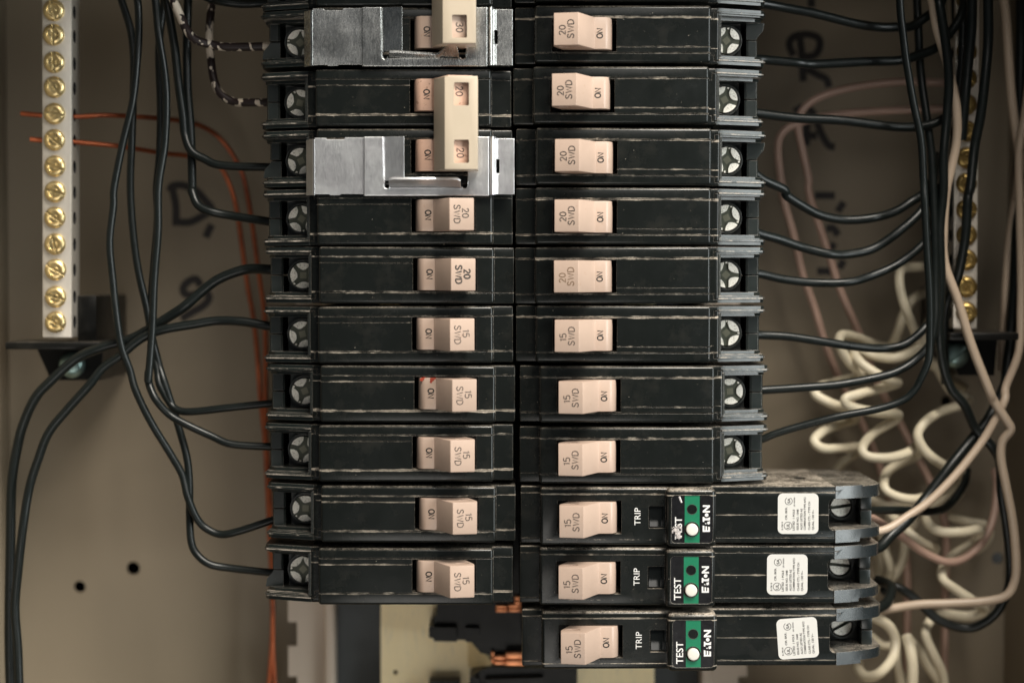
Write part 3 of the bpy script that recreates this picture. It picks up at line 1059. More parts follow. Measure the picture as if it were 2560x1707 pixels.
# ------------------------------------------------------------------ zinc clips
def clip(label, oy, ox, mat, bent):
    """coordinates in the 3.136x crop of the upper left column (lower clip), offset oy / ox for the upper one"""
    def X(x, f=1.5):
        return P((x + ox) / 3.136 + 640, 400, -f).x

    def Z(y, f=1.5):
        return P(1000, (y + oy) / 3.136, -f).z
    cx, cz = X(1200), Z(1305)
    t = thing('retaining_clip', label, 'metal clip', (cx, 0, cz), group='zinc clips over left breakers')

    def quad_plate(bm, pts, f0, f1, fz=None):
        add_prism(bm, [(X(x) - cx, Z(y) - cz) for x, y in pts], -f1, -f0, 'y')
    # base plate
    bm = bmesh.new()
    quad_plate(bm, [(462, 1082), (548, 1082), (556, 1094), (690, 1094), (700, 1078), (905, 1078), (912, 1090), (1010, 1090), (1010, 1522), (665, 1522), (655, 1532), (580, 1532), (570, 1524), (462, 1524)], 0.75, 1.45)
    me = new_mesh('base_plate', bm, mat)
    link('base_plate', me, t)
    # foot folded back at the terminal end
    bm = bmesh.new()
    a = [(X(462) - cx, -1.45), (X(440) - cx, -0.9), (X(382) - cx, 2.6), (X(386) - cx, 3.2), (X(445) - cx, -0.1), (X(462) - cx, -0.75)]
    add_prism(bm, a, Z(1530) - cz, Z(1092) - cz, 'z')
    link('folded_foot', new_mesh('folded_foot', bm, mat), t)
    # tongue bent slightly into the opening
    bm = bmesh.new()
    a = [(X(1000) - cx, -1.5), (X(1165) - cx, -2.9), (X(1165) - cx, -2.3), (X(1000) - cx, -0.9)]
    add_prism(bm, a, Z(1418) - cz, Z(1072) - cz, 'z')
    link('tongue', new_mesh('tongue', bm, mat), t)
    # sliding frame
    bm = bmesh.new()
    pts = [(848, 1073), (1000, 1073), (1000, 1455)]
    for i in range(1, 8):
        pts.append((1026 - 26 * math.cos(R(180 * i / 8)), 1455 + 28 * math.sin(R(180 * i / 8))))
    pts += [(1052, 1455), (1052, 1478), (1608, 1478), (1608, 1455)]
    for i in range(1, 8):
        pts.append((1636 - 28 * math.cos(R(180 * i / 8)), 1455 + 28 * math.sin(R(180 * i / 8))))
    pts += [(1664, 1455), (1664, 1073), (1828, 1073), (1828, 1537), (848, 1537)]
    quad_plate(bm, pts, 1.5, 2.3)
    bmesh.ops.bevel(bm, geom=[e for e in bm.edges if all(v.co.y < -2.25 for v in e.verts)], offset=0.22, segments=2, affect='EDGES', profile=0.5)
    link('sliding_frame', new_mesh('sliding_frame', bm, mat), t)
    # lifted spring flange
    bm = bmesh.new()
    if not bent:
        stations = [(1045, 1420, 5.5), (1080, 1413, 5.8), (1580, 1413, 5.8), (1606, 1430, 5.2)]
    else:
        stations = [(1060, 1432, 4.0), (1100, 1434, 4.2), (1420, 1455, 4.5), (1450, 1450, 4.6), (1560, 1352, 7.0), (1585, 1372, 7.0), (1606, 1450, 4.0)]
    prev = None
    for x, y, f in stations:
        xx = X(x) - cx
        q = [bm.verts.new((xx, -1.6, Z(1480 if not bent else 1478) - cz)), bm.verts.new((xx, -f, Z(y) - cz)),
             bm.verts.new((xx, -f + 0.25, Z(y) - cz + 0.75)), bm.verts.new((xx, -1.2, Z(1478) - cz + 0.75))]
        if prev:
            for k in range(4):
                bm.faces.new((prev[k], prev[(k + 1) % 4], q[(k + 1) % 4], q[k]))
        else:
            bm.faces.new(q[::-1])
        prev = q
    bm.faces.new(prev)
    link('spring_flange', new_mesh('spring_flange', bm, mat, 40), t)
    # rolled ridge and end plate
    bm = bmesh.new()
    x0, x1 = X(1830) - cx, X(1882) - cx
    n = 8
    top = [(x0 + (x1 - x0) * i / n, -1.5 - 1.5 * math.sin(math.pi * i / n)) for i in range(n + 1)]
    bot = [(p[0], p[1] + 0.7) for p in top[::-1]]
    add_prism(bm, top + bot, Z(1530) - cz, Z(1073) - cz, 'z')
    link('rolled_ridge', new_mesh('rolled_ridge', bm, mat, 40), t)
    bm = bmesh.new()
    add_prism(bm, [(x1 - 0.1, -1.4), (x1 + 0.5, -0.7), (X(2026, -0.5) - cx, -0.5), (X(2026, -0.5) - cx, 0.2), (x1 + 0.3, 0.0), (x1 - 0.1, -0.7)], Z(1524) - cz, Z(1084) - cz, 'z')
    bm = cut(bm, [(x1 + 0.1, x1 + 1.1, -3, 3, Z(1358) - cz, Z(1250) - cz)])
    link('end_plate', new_mesh('end_plate', bm, mat), t)
    return t


clip('pale matte zinc clip across the breaker at the lower end of the long cream tie', 0, 0, M_ZINC2, False)
clip('scratched darker zinc clip at the top with a bent spring arm under the 30 tie', -1013, -13, M_ZINC, True)


# ------------------------------------------------------------------ enclosure
BD = 100.0                                   # depth of the back sheet
xl, xr = P(15, 850, BD).x, P(2516, 850, BD).x
ZT, ZB = 122.0, -190.0
FRONT = -28.0
bm = bmesh.new()
add_box(bm, xl - 1.5, xr + 1.5, BD, BD + 1.5, ZB, ZT)
holes = [(333, 1420, 17), (199, 1466, 15), (2494, 1395, 15), (2366, 1003, 13)]
hc = []
for hx, hy, hr in holes:
    c = P(hx, hy, BD)
    hc.append(lambda b, c=c, r_=hr * Q * 1.16: add_prism(b, circ(c.x, c.z, r_, 24), BD - 3, BD + 4, 'y'))
bm = cut(bm, hc)
back = struct(link('back_wall', new_mesh('back_wall', bm, M_BACK)))
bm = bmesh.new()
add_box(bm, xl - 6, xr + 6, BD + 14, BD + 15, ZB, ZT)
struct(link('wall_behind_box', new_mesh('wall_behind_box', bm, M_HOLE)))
for nm, x0, x1, z0, z1 in (('left_wall', xl - 1.5, xl, ZB, ZT), ('right_wall', xr, xr + 1.5, ZB, ZT), ('top_wall', xl - 1.5, xr + 1.5, ZT, ZT + 1.5), ('bottom_wall', xl - 1.5, xr + 1.5, ZB - 1.5, ZB)):
    bm = bmesh.new()
    add_box(bm, x0, x1, FRONT, BD, z0, z1)
    struct(link(nm, new_mesh(nm, bm, M_BACK)))
# corner seam beads of the folded sheet
bm = bmesh.new()
add_box(bm, xl, xl + 1.2, BD - 14, BD - 0.01, ZB, ZT, bev=0.4)
struct(link('left_corner_fold', new_mesh('left_corner_fold', bm, M_BACK, 40)))

# marker writing on the back sheet
def A(x, y): return (x / 3.336, y / 3.336)
def D(x, y): return (x / 3.136, 450 + y / 3.136)
def Gc(x, y): return (x / 1.943, 900 + y / 1.943)
def R1(x, y): return (1880 + x / 3.135, y / 3.135)
def R2(x, y): return (1880 + x / 3.135, 480 + y / 3.135)
def R3(x, y): return (1880 + x / 2.044, 940 + y / 2.044)


def ink(name, strokes, w, label):
    bm = bmesh.new()
    for st in strokes:
        path = crspline([tuple(P(p[0], p[1], BD - 0.06)) for p in st], 5) if len(st) > 2 else [P(p[0], p[1], BD - 0.06) for p in st]
        add_tube(bm, path, w / 2, 8, flat_y=0.05)
    o = link(name, new_mesh(name, bm, M_MARK), back, label=label)
    return o


ink('marker_writing', [[D(1330, 90), D(1350, 50), D(1430, 42), D(1530, 80), D(1600, 150), D(1660, 230), D(1600, 275), D(1490, 330), D(1390, 330)],
                       [D(1350, 60), D(1378, 200), D(1380, 360)], [D(1662, 350), D(1640, 390), D(1612, 450)],
                       [D(1575, 830), D(1530, 775), D(1450, 820), D(1440, 880), D(1500, 905), D(1600, 880), D(1640, 920), D(1600, 980), D(1500, 1040), D(1420, 1090)]], 2.9, 'handwritten black marker on the left')
ink('marker_writing', [[R1(325, 440), R1(292, 350), R1(330, 290), R1(430, 272), R1(518, 300), R1(530, 370), R1(490, 435), R1(400, 450)],
                       [R1(375, 300), R1(392, 450), R1(402, 640)], [R1(430, 540), R1(520, 590), R1(580, 620), R1(605, 685)], [R1(460, -40), R1(468, 60)],
                       [R1(330, 880), R1(400, 845), R1(480, 890), R1(540, 1040), R1(600, 1140), R1(650, 1150)], [R1(430, 930), R1(425, 1140)], [R1(430, 1065), R1(510, 1065)],
                       [R2(490, 28), R2(650, 28)], [R2(720, 80), R2(670, 155)], [R2(580, 290), R2(635, 285), R2(675, 340)], [R2(610, 410), R2(655, 440)],
                       [R2(720, 535), R2(685, 600)], [R2(510, 620), R2(620, 622)]], 2.8, 'handwritten black marker on the right')


# ------------------------------------------------------------------ mounting pan and bus parts under the breakers
def px_poly(pts, d):
    return [(P(x, y, d).x, P(x, y, d).z) for x, y in pts]


zt, zb = 118, ZB + 4
def xs(px, d): return P(px, 1560, d).x


pan = thing('mounting_pan', 'taupe and blue-grey steel mounting pan behind the breaker columns', 'mounting pan', (0, 90, -150))
OFF = Vector((0, 90, -150))


def pan_part(name, bm, mat, sm=None):
    for v in bm.verts:
        v.co -= OFF
    return link(name, new_mesh(name, bm, mat, sm), pan)


for sgn in (1, -1):
    def mx(px, d):
        x = xs(px, d)
        c = xs(1294, d)
        return x if sgn == 1 else 2 * c - x
    # notched flange
    pts = []
    x_out, x_in, x_notch = mx(721, 84), mx(812, 84), mx(743, 84)
    zs = []
    z = P(800, 1553, 84).z
    period = (P(800, 1553, 84).z - P(800, 1689, 84).z)
    nh = P(800, 1553, 84).z - P(800, 1613, 84).z
    z0 = z + period * 12
    pl = [(x_out, zt)]
    for k in range(17):
        zz = z0 - k * period
        if zz - nh < zb + 1:
            break
        if zz > zt - 1:
            continue
        pl += [(x_out, zz), (x_notch, zz), (x_notch, zz - nh), (x_out, zz - nh)]
    pl += [(x_out, zb), (x_in, zb), (x_in, zt)]
    bm = bmesh.new()
    add_prism(bm, pl, 83.2, 84.6, 'y')
    pan_part('notched_flange', bm, M_PAN)
    bm = bmesh.new()
    a, b = sorted((mx(811, 82), mx(838, 82)))
    add_box(bm, a, b, 79, 94, zb, zt, bev=1.2, seg=3)
    pan_part('raised_ridge', bm, M_PAN, 40)
    bm = bmesh.new()
    a, b = sorted((mx(838, 90), mx(956, 90)))
    add_box(bm, a, b, 89, 91, zb, zt)
    pan_part('channel', bm, M_CHAN)
a, b = xs(952, 80), xs(1636, 80)
bm = bmesh.new()
add_box(bm, a, b, 79.5, 81, zb, zt)
c = P(989, 1679, 80)
bm = cut(bm, [lambda q: add_prism(q, circ(c.x, c.z, 0.9, 16), 78, 83, 'y')])
pan_part('yellow_plate', bm, M_YEL)


def B5(x, y): return (1000 + x / 5.88, 1500 + y / 5.88)


bus = thing('bus_carrier', 'black plastic bus carrier with copper stabs under the breakers at the bottom', 'bus carrier', tuple(P(1220, 1600, 70)))
boff = P(1220, 1600, 70)


def bus_part(name, bm, mat, sm=None):
    for v in bm.verts:
        v.co -= boff
    return link(name, new_mesh(name, bm, mat, sm), bus)


bm = bmesh.new()
add_prism(bm, px_poly([B5(550, -400), B5(550, 190), B5(508, 200), B5(500, 350), B5(432, 352), B5(430, 515), B5(500, 530), B5(505, 570), B5(838, 575), B5(850, 548), B5(960, 552), B5(985, 580), B5(1050, 580), B5(1130, 670), B5(1185, 740), B5(1340, 770), B5(1800, 780), B5(2100, 780), B5(2100, -400)], 66), 62, 79, 'y')
add_prism(bm, px_poly([B5(500, 385), B5(830, 385), B5(830, 560), B5(500, 555)], 60), 58.5, 62.5, 'y')
add_prism(bm, px_poly([B5(960, 400), B5(1160, 400), B5(1160, 540), B5(960, 540)], 60), 59.5, 62.5, 'y')
bus_part('upper_carrier', bm, M_BLACK)
bm = bmesh.new()
add_prism(bm, px_poly([B5(1025, 1110), B5(1200, 985), B5(1350, 945), B5(1800, 960), B5(2600, 960), B5(2600, 1500), B5(2100, 1700), B5(1030, 1700)], 66), 62, 79, 'y')
add_prism(bm, px_poly([B5(1100, 1130), B5(1160, 1130), B5(1160, 1300), B5(1100, 1300)], 60), 58.5, 62.5, 'y')
add_prism(bm, px_poly([B5(1250, 1150), B5(2100, 1120), B5(2100, 1300), B5(1250, 1300)], 60), 58.5, 62.5, 'y')
bus_part('lower_carrier', bm, M_BLACK)
bm = bmesh.new()
add_prism(bm, px_poly([B5(430, 1170), B5(880, 1165), B5(900, 1400), B5(430, 1400)], 74), 72, 79, 'y')
bus_part('carrier_foot', bm, M_BLACK)
bm = bmesh.new()
L0, L1 = px_poly([B5(985, 590), B5(1000, 1050)], 76), px_poly([B5(1345, 815), B5(1345, 880)], 60)
pa = [px_poly([B5(985, 585), B5(1050, 585), B5(1180, 730), B5(1345, 820), B5(1345, 885), B5(1180, 980), B5(1030, 1060), B5(985, 1045)], 68)][0]
dep = [78, 76, 69, 60, 60, 69, 76, 78]
A_ = [bm.verts.new((p[0], d_, p[1])) for p, d_ in zip(pa, dep)]
B_ = [bm.verts.new((p[0], d_ + 1.5, p[1])) for p, d_ in zip(pa, dep)]
for q in ((0, 1, 6, 7), (1, 2, 5, 6), (2, 3, 4, 5)):
    bm.faces.new([A_[i] for i in q])
    bm.faces.new([B_[i] for i in q[::-1]])
for i in range(8):
    bm.faces.new((A_[i], B_[i], B_[(i + 1) % 8], A_[(i + 1) % 8]))
bus_part('plated_wedge', bm, M_YEL)


def cyl_x(bm, x0, x1, y, z, r):
    add_tube(bm, [Vector((x0, y, z)), Vector((x1, y, z))], r, 20)


for (u0, v0, u1, v1, d_, n_) in ((1380, 812, 1560, 950, 58, 'copper_stab'), (1550, 768, 1830, 965, 56, 'copper_stab'), (1405, 72, 1590, 175, 60, 'copper_stab'), (1590, 60, 1800, 172, 60, 'copper_stab'), (1680, -60, 1800, 62, 60, 'copper_stab'), (1338, 750, 1384, 930, 59, 'copper_stab')):
    a, b = P(*B5(u0, v0), d_), P(*B5(u1, v1), d_)
    bm = bmesh.new()
    h_ = (a.z - b.z)
    add_box(bm, a.x, b.x, d_, d_ + 3, b.z, b.z + h_ * 0.47, bev=0.5)
    add_box(bm, a.x, b.x, d_, d_ + 3, b.z + h_ * 0.53, a.z, bev=0.5)
    bus_part(n_, bm, M_COPPERB, 40)

# dark insulating spine between and behind the two columns
bm = bmesh.new()
t_, b_ = P(1285, -60, 60), P(1285, 1480, 60)
add_box(bm, -40, 40, 58, 66, b_.z, t_.z, bev=0.5)
sp = link('insulating_spine', None, None, (0, 62, 0))
tag(sp, 'black insulating spine in the dark gap between the two breaker columns', 'bus insulator')
link('spine_body', new_mesh('spine_body', bm, M_BLACK), sp, (0, -62, 0))


# ------------------------------------------------------------------ terminal bars
def bar_screw_mesh(seed):
    rn = random.Random(seed)
    bm = bmesh.new()
    n = 28
    rings = [(3.55, 0.0), (3.75, -0.6), (3.6, -1.2), (3.0, -1.75), (2.2, -1.9), (2.0, -1.35), (1.0, -1.25)]
    prev = None
    for r_, y in rings:
        ring = [bm.verts.new((r_ * math.cos(2 * math.pi * i / n), y, r_ * math.sin(2 * math.pi * i / n))) for i in range(n)]
        if prev:
            for i in range(n):
                bm.faces.new((prev[i], prev[(i + 1) % n], ring[(i + 1) % n], ring[i]))
        prev = ring
    bm.faces.new(prev)
    add_prism(bm, circ(0, 0, 0.9, 10), -1.9, -1.2, 'y')
    c = bmesh.new()
    add_box(c, -4.5, 4.5, -4, -1.05, -0.5, 0.5)
    es = bm.edges
    bmesh.ops.holes_fill(bm, edges=[e for e in bm.edges if e.is_boundary], sides=0)
    bm = boolean(bm, c)
    return new_mesh('bar_screw', bm, M_BRASS, 40)


ME_BAR = bar_screw_mesh(1)
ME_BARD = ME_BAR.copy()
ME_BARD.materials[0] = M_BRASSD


def terminal_bar(label, x0, x1, ytop, ybot, side_in, screws, depth, slots, me_screw=None):
    """screws: list of (x,y) native photo pixels; side_in=+1 when the wire face looks to +x"""
    zt_ = P(x0, ytop, depth).z
    zb_ = P(x0, ybot, depth).z
    xa, xb = P(x0, ybot, depth).x, P(x1, ybot, depth).x
    xa2, xb2 = P(x0, (ytop + ybot) / 2, depth).x, P(x1, (ytop + ybot) / 2, depth).x
    xc = (xa2 + xb2) / 2
    hw = (xb2 - xa2) / 2
    org = Vector((xc, depth, zb_))
    t = thing('terminal_bar', label, 'terminal bar', org, group='aluminium terminal bars')
    bm = bmesh.new()
    add_box(bm, -hw, hw, 0, 12, 0, zt_ - zb_, bev=0.4)
    holes_ = []
    for sx_, sy_ in screws:
        z = P(sx_, sy_, depth).z - zb_
        holes_.append(lambda b, z=z: add_tube(b, [Vector((-hw - 5, 4.2, z)), Vector((hw + 5, 4.2, z))], 2.3, 16, mi=1))
    bm = cut(bm, holes_)
    link('bar_body', new_mesh('bar_body', bm, [M_ALU, M_HOLE], 30), t)
    # ledge of the plastic carrier behind the wire face
    for k, (sx_, sy_) in enumerate(screws):
        p = P(sx_, sy_, depth) - org
        link('bar_screw', me_screw or ME_BAR, t, (p.x, 0, p.z), (R(random.uniform(-3, 3)), R(slots[k % len(slots)]), R(random.uniform(-3, 3))))
    return t, org, hw


K = 2560 / 2352
sl = [(119, -38), (119, 25), (119, 81), (121, 144), (122, 201), (122, 262), (123, 322), (124.5, 382), (125, 441), (125, 500), (126, 561), (127, 620), (128, 682), (128.5, 740)]
BARD = 40
tb, org, hw = terminal_bar('aluminium terminal bar with brass-yellow screws at the left, two bare copper wires through it', 102, 176, -60, 844, 1, [(x * K, y * K) for x, y in sl], BARD, [60, 75, 90, 85, 55, 10, 40, 20, 15, 35, 75, 30, 15, 30])
tb.rotation_euler = (0, R(0.4), 0)
sr = [(2219, y) for y in (-60, 0, 60, 120, 181, 241, 302, 363, 422, 482, 540, 597, 659, 718)]
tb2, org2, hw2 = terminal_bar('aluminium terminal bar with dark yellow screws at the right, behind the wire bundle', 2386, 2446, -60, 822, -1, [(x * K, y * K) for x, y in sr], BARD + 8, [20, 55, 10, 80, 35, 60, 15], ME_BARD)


def bar_bracket(label, name_off, pl_x0, pl_x1, y_plate, blk_x0, blk_x1, y_blk, scr, d, side):
    """black plastic carrier under a terminal bar; px in 2352 units"""
    def pp(x, y, dd): return P(x * K, y * K, dd)
    o = pp((pl_x0 + pl_x1) / 2, y_plate, d)
    t = thing('bar_bracket', label, 'plastic bracket', o, group='black brackets holding the terminal bars')

    def add(name, bm, mat, sm=30):
        for v in bm.verts:
            v.co -= o
        return link(name, new_mesh(name, bm, mat, sm), t)
    a, b = pp(pl_x0, y_plate, d), pp(pl_x1, y_plate + 17, d)
    bm = bmesh.new()
    add_box(bm, a.x, b.x, d - 6, d + 22, b.z, a.z, bev=0.5)
    add('shelf', bm, M_BLACK)
    a, b = pp(blk_x0, y_plate + 15, d + 12), pp(blk_x1, y_blk, d + 12)
    bm = bmesh.new()
    add_prism(bm, [(a.x, a.z), (b.x, a.z), (b.x - 1, b.z), (a.x + 5, b.z)], d + 12, BD, 'y')
    add('foot', bm, M_BLACK)
    # post beside the bar
    a, b = pp(side[0], side[1], d + 8), pp(side[2], y_plate, d + 8)
    bm = bmesh.new()
    add_box(bm, a.x, b.x, d + 4, BD - 2, b.z, a.z, bev=0.6)
    add('post', bm, M_BLACK)
    bm = bmesh.new()
    c = pp(scr[0], scr[1], d + 11)
    n = 28
    prev = None
    for r_, y in ((4.6, 1.0), (4.7, -0.4), (3.9, -1.6), (2.4, -2.3), (0.8, -2.4)):
        ring = [bm.verts.new((c.x + r_ * math.cos(2 * math.pi * i / n), c.y + y, c.z + r_ * math.sin(2 * math.pi * i / n))) for i in range(n)]
        if prev:
            for i in range(n):
                bm.faces.new((prev[i], prev[(i + 1) % n], ring[(i + 1) % n], ring[i]))
        prev = ring
    bm.faces.new(prev)
    bmesh.ops.holes_fill(bm, edges=[e for e in bm.edges if e.is_boundary], sides=0)
    sl_ = bmesh.new()
    add_box(sl_, -6, 6, -4, -1.2, -0.6, 0.6)
    bmesh.ops.rotate(sl_, verts=sl_.verts, matrix=Matrix.Rotation(R(-40), 3, 'Y'))
    bmesh.ops.translate(sl_, verts=sl_.verts, vec=c)
    bm = boolean(bm, sl_)
    add('mounting_screw', bm, M_STEELTEAL, 40)
    return t


bar_bracket('black plastic bracket with a zinc screw under the left terminal bar', 0, 22, 238, 784, 84, 238, 873, (165, 838), BARD + 4, (183, 678, 228))
bar_bracket('black plastic bracket under the right terminal bar, half hidden by wires', 0, 2172, 2330, 763, 2170, 2290, 862, (2195, 815), BARD + 10, (2170, 660, 2186))


# ------------------------------------------------------------------ wires
def wire(name, pts, r, mat, label, cat, group, depth=None, sides=12, n=8):
    """pts: (px,py[,depth]) in photo pixels; depth: (d0, d1) interpolated along the wire when not given"""
    m = len(pts)
    P3 = []
    for i, p in enumerate(pts):
        if len(p) == 3:
            d = p[2]
        else:
            d = depth[0] + (depth[1] - depth[0]) * i / (m - 1)
        q = P(p[0], p[1], d)
        if 0 < i < m - 1:
            q += Vector((random.uniform(-.35, .35), random.uniform(-.8, .8), random.uniform(-.35, .35)))
        P3.append(tuple(q))
    bm = bmesh.new()
    add_tube(bm, crspline(P3, n), r * (0.76 if mat is M_COPPER else 0.82), sides)
    o = link(name, new_mesh(name, bm, mat, 60))
    return tag(o, label, cat, group)


def D3(p, d): return (p[0], p[1], d)


BW = 1.62
GB = 'black wires on the left side'
def bl(pts, label, depth, r=BW):
    return wire('black_wire', pts, r, M_BKWIRE, label, 'wire', GB, depth)


bl([A(1130, -60), A(1150, 60), A(1160, 250), A(1150, 500), A(1110, 850), A(1030, 1200), A(945, 1567), D(880, 200), D(865, 500), D(880, 800), D(920, 1050), D(960, 1300), D(1020, 1500), Gc(660, 150), Gc(740, 300), Gc(830, 450), Gc(885, 560), Gc(915, 660), Gc(945, 750), Gc(990, 815), Gc(1060, 843), Gc(1150, 832), Gc(1320, 778), Gc(1375, 762)],
   'black wire bowing far left then entering the second lowest left breaker', (30, 25))
bl([A(1000, -60), A(1020, 0), A(1080, 250), A(1120, 500), A(1110, 800), A(1095, 1200), A(1090, 1567), D(1045, 400), D(1090, 700), D(1150, 1000), D(1185, 1200), D(1245, 1430), Gc(795, 100), Gc(830, 215), Gc(870, 350), Gc(905, 480), Gc(920, 600), Gc(922, 750), Gc(925, 870), Gc(960, 940), Gc(1020, 985), Gc(1120, 1010), Gc(1315, 1027), Gc(1375, 1030)],
   'black wire dropping farthest down to the lowest left breaker', (38, 25))
bl([A(1270, -60), A(1290, 20), A(1330, 300), A(1370, 600), A(1388, 850), A(1365, 1200), A(1330, 1567), D(1240, 400), D(1205, 800), D(1190, 1200), D(1168, 1560), Gc(722, 60), Gc(726, 120), Gc(755, 190), Gc(820, 260), Gc(900, 310), Gc(1020, 370), Gc(1130, 405), Gc(1310, 418), Gc(1370, 420)],
   'black wire curling from the bundle into the third lowest left breaker', (26, 24))
bl([A(1370, -60), A(1360, 30), A(1320, 400), A(1345, 900), A(1330, 1300), A(1310, 1567), D(1235, 300), D(1205, 700), D(1180, 1050), D(1185, 1300), D(1230, 1480), Gc(775, 120), Gc(825, 210), Gc(870, 250), Gc(950, 252), Gc(1100, 236), Gc(1315, 212), Gc(1370, 208)],
   'black wire turning right into the left breaker with red residue', (42, 25))
bl([A(1385, -60), A(1410, 60), A(1450, 400), A(1500, 700), A(1530, 950), A(1545, 1120), A(1600, 1260), A(1700, 1330), A(1850, 1375), A(2230, 1402), A(2330, 1405)],
   'black wire entering the left breaker under the lower zinc clip', (34, 25), 1.8)
bl([A(1570, -60), A(1565, 300), A(1570, 700), A(1590, 1100), A(1600, 1567), D(1505, 90), D(1555, 190), D(1640, 245), D(1800, 280), D(2105, 325), D(2200, 335)],
   'black wire entering the left breaker just below the lower zinc clip', (36, 25), 1.8)
bl([D(2220, 710), D(2110, 702), D(1950, 695), D(1820, 722), D(1700, 785), D(1580, 880), D(1450, 990), D(1300, 1085), D(1150, 1185), D(1000, 1255), D(800, 1310), D(600, 1400), Gc(240, 100), Gc(170, 180), Gc(115, 300), Gc(80, 420), Gc(62, 600), Gc(52, 900), Gc(47, 1300), Gc(50, 1600), Gc(70, 1850), Gc(110, 2080)],
   'outermost black wire running down the left edge from the bold-printed 20 breaker', (25, 40), 2.1)
bl([D(2200, 1145), D(2110, 1138), D(1900, 1112), D(1700, 1104), D(1500, 1128), D(1300, 1165), D(1150, 1215), D(1050, 1290), D(950, 1370), D(800, 1480), Gc(430, 130), Gc(330, 235), Gc(240, 350), Gc(185, 480), Gc(145, 620), Gc(112, 800), Gc(88, 1000), Gc(74, 1200), Gc(82, 1400), Gc(92, 1600), Gc(120, 1850), Gc(170, 2080)],
   'second black wire down the left edge with a long pale sheen', (25, 32), 1.9)
bl([A(1620, -90), A(1700, -30), A(1780, 5), A(1850, 25), A(2000, 35), A(2180, 22), A(2300, 10)], 'short black wire across the very top left of the breaker column', (30, 25), 1.8)

wire('striped_wire', [A(1430, -60), A(1450, 0), A(1500, 150), A(1560, 270), A(1650, 340), A(1780, 382), A(1900, 392), A(2230, 388), A(2330, 385)], 1.8, M_STRIPE,
     'white wire painted with black bands entering the breaker under the upper zinc clip', 'wire', 'white wires marked black', (28, 25))
wire('striped_wire', [A(1800, -60), A(1765, 20), A(1752, 150), A(1740, 300), A(1755, 500), A(1790, 680), A(1850, 790), A(1950, 845), A(2080, 855), A(2230, 860), A(2330, 862)], 1.7, M_STRIPE,
     'white wire painted with black bands entering the breaker between the zinc clips', 'wire', 'white wires marked black', (44, 26))
# grounds
wire('bare_copper_wire', [A(175, 948, 47) if False else D3(A(175, 948), 46), D3(A(345, 955), 46), D3(A(650, 966), 46), D3(A(900, 968), 52), D3(A(1330, 985), 66), D3(A(1600, 1030), 76), D3(A(1780, 1110), 82), D3(A(1900, 1240), 86), D3(A(2000, 1400), 88), D3(D(1925, 50), 89), D3(D(1975, 300), 90), D3(D(2030, 700), 90), D3(D(2085, 1150), 90), D3(Gc(1290, 300), 88), D3(Gc(1310, 700), 86), D3(Gc(1325, 1170), 84), D3(Gc(1330, 1400), 84), D3(Gc(1338, 1640), 84)],
     1.15, M_COPPER, 'upper bare copper wire through the left terminal bar, dropping behind the breakers', 'wire', 'bare copper ground wires')
wire('bare_copper_wire', [D3(A(250, 1163), 46), D3(A(345, 1168), 46), D3(A(600, 1190), 46), D3(A(1000, 1215), 54), D3(A(1330, 1272), 68), D3(A(1540, 1300), 76), D3(A(1700, 1325), 82), D3(A(1830, 1390), 86), D3(A(1910, 1500), 88), D3(D(1850, 200), 90), D3(D(1890, 500), 91), D3(D(1940, 850), 91), D3(D(1985, 1100), 91), D3(D(2015, 1400), 91), D3(Gc(1265, 150), 91), D3(Gc(1285, 420), 90), D3(Gc(1305, 800), 88), D3(Gc(1328, 1180), 85), D3(Gc(1318, 1400), 84), D3(Gc(1300, 1640), 84)],
     1.15, M_COPPER, 'lower bare copper wire through the left terminal bar, running beside the other', 'wire', 'bare copper ground wires')

GR = 'black wires on the right side'
def br(pts, label, depth, r=BW):
    return wire('black_wire', pts, r, M_BKWIRE, label, 'wire', GR, depth)


br([R1(0, 20), R1(90, 38), R1(250, 60), R1(500, 112), R1(800, 180), R1(1000, 210), R1(1140, 213), R1(1250, 198), R1(1400, 120), R1(1480, 40), R1(1520, -60)], 'topmost black wire sagging from the right column at the frame edge', (25, 44), 1.95)
br([R1(0, 462), R1(90, 465), R1(350, 490), R1(500, 500), R1(900, 492), R1(1150, 475), R1(1300, 440), R1(1450, 370), R1(1560, 260), R1(1640, 120), R1(1680, -60)], 'black wire crossing the marker letter R level with the upper zinc clip', (25, 46), 1.95)
br([R1(-40, 880), R1(50, 893), R1(350, 922), R1(700, 948), R1(1100, 985), R1(1300, 990), R1(1450, 955), R1(1560, 870), R1(1620, 700), R1(1650, 400), R1(1660, -60)], 'black wire crossing the two pink-shaded white wires, from the second whole right breaker', (25, 46), 1.95)
br([R1(20, 1360), R1(100, 1415), R1(250, 1490), R2(270, 32), R2(420, 122), R2(550, 187), R2(750, 226), R2(950, 208), R2(1120, 150), R2(1250, 75), R2(1350, 0), R2(1420, -120), R1(1430, 1200)], 'black wire sagging deepest from the third whole right breaker', (25, 46), 1.95)
br([R2(0, 295), R2(60, 322), R2(200, 370), R2(400, 432), R2(600, 480), R2(750, 494), R2(950, 440), R2(1150, 310), R2(1330, 150), R2(1420, -20), R1(1430, 1300)], 'black wire curving up from the fourth whole right breaker', (25, 44), 1.95)
br([R2(-60, 640), R2(55, 648), R2(250, 680), R2(500, 704), R2(750, 705), R2(950, 660), R2(1150, 570), R2(1340, 400), R2(1420, 240), R2(1440, -60)], 'black wire from the brown-printed 20 breaker with a bright sheen at its start', (23, 42), 1.8)
br([R2(-40, 1105), R2(60, 1117), R2(300, 1132), R2(600, 1172), R2(850, 1215), R2(1050, 1230), R2(1200, 1180), R2(1350, 1075), R2(1440, 940), R2(1460, 700), R2(1440, 300)], 'black wire passing over the uppermost white coil', (25, 44), 1.8)
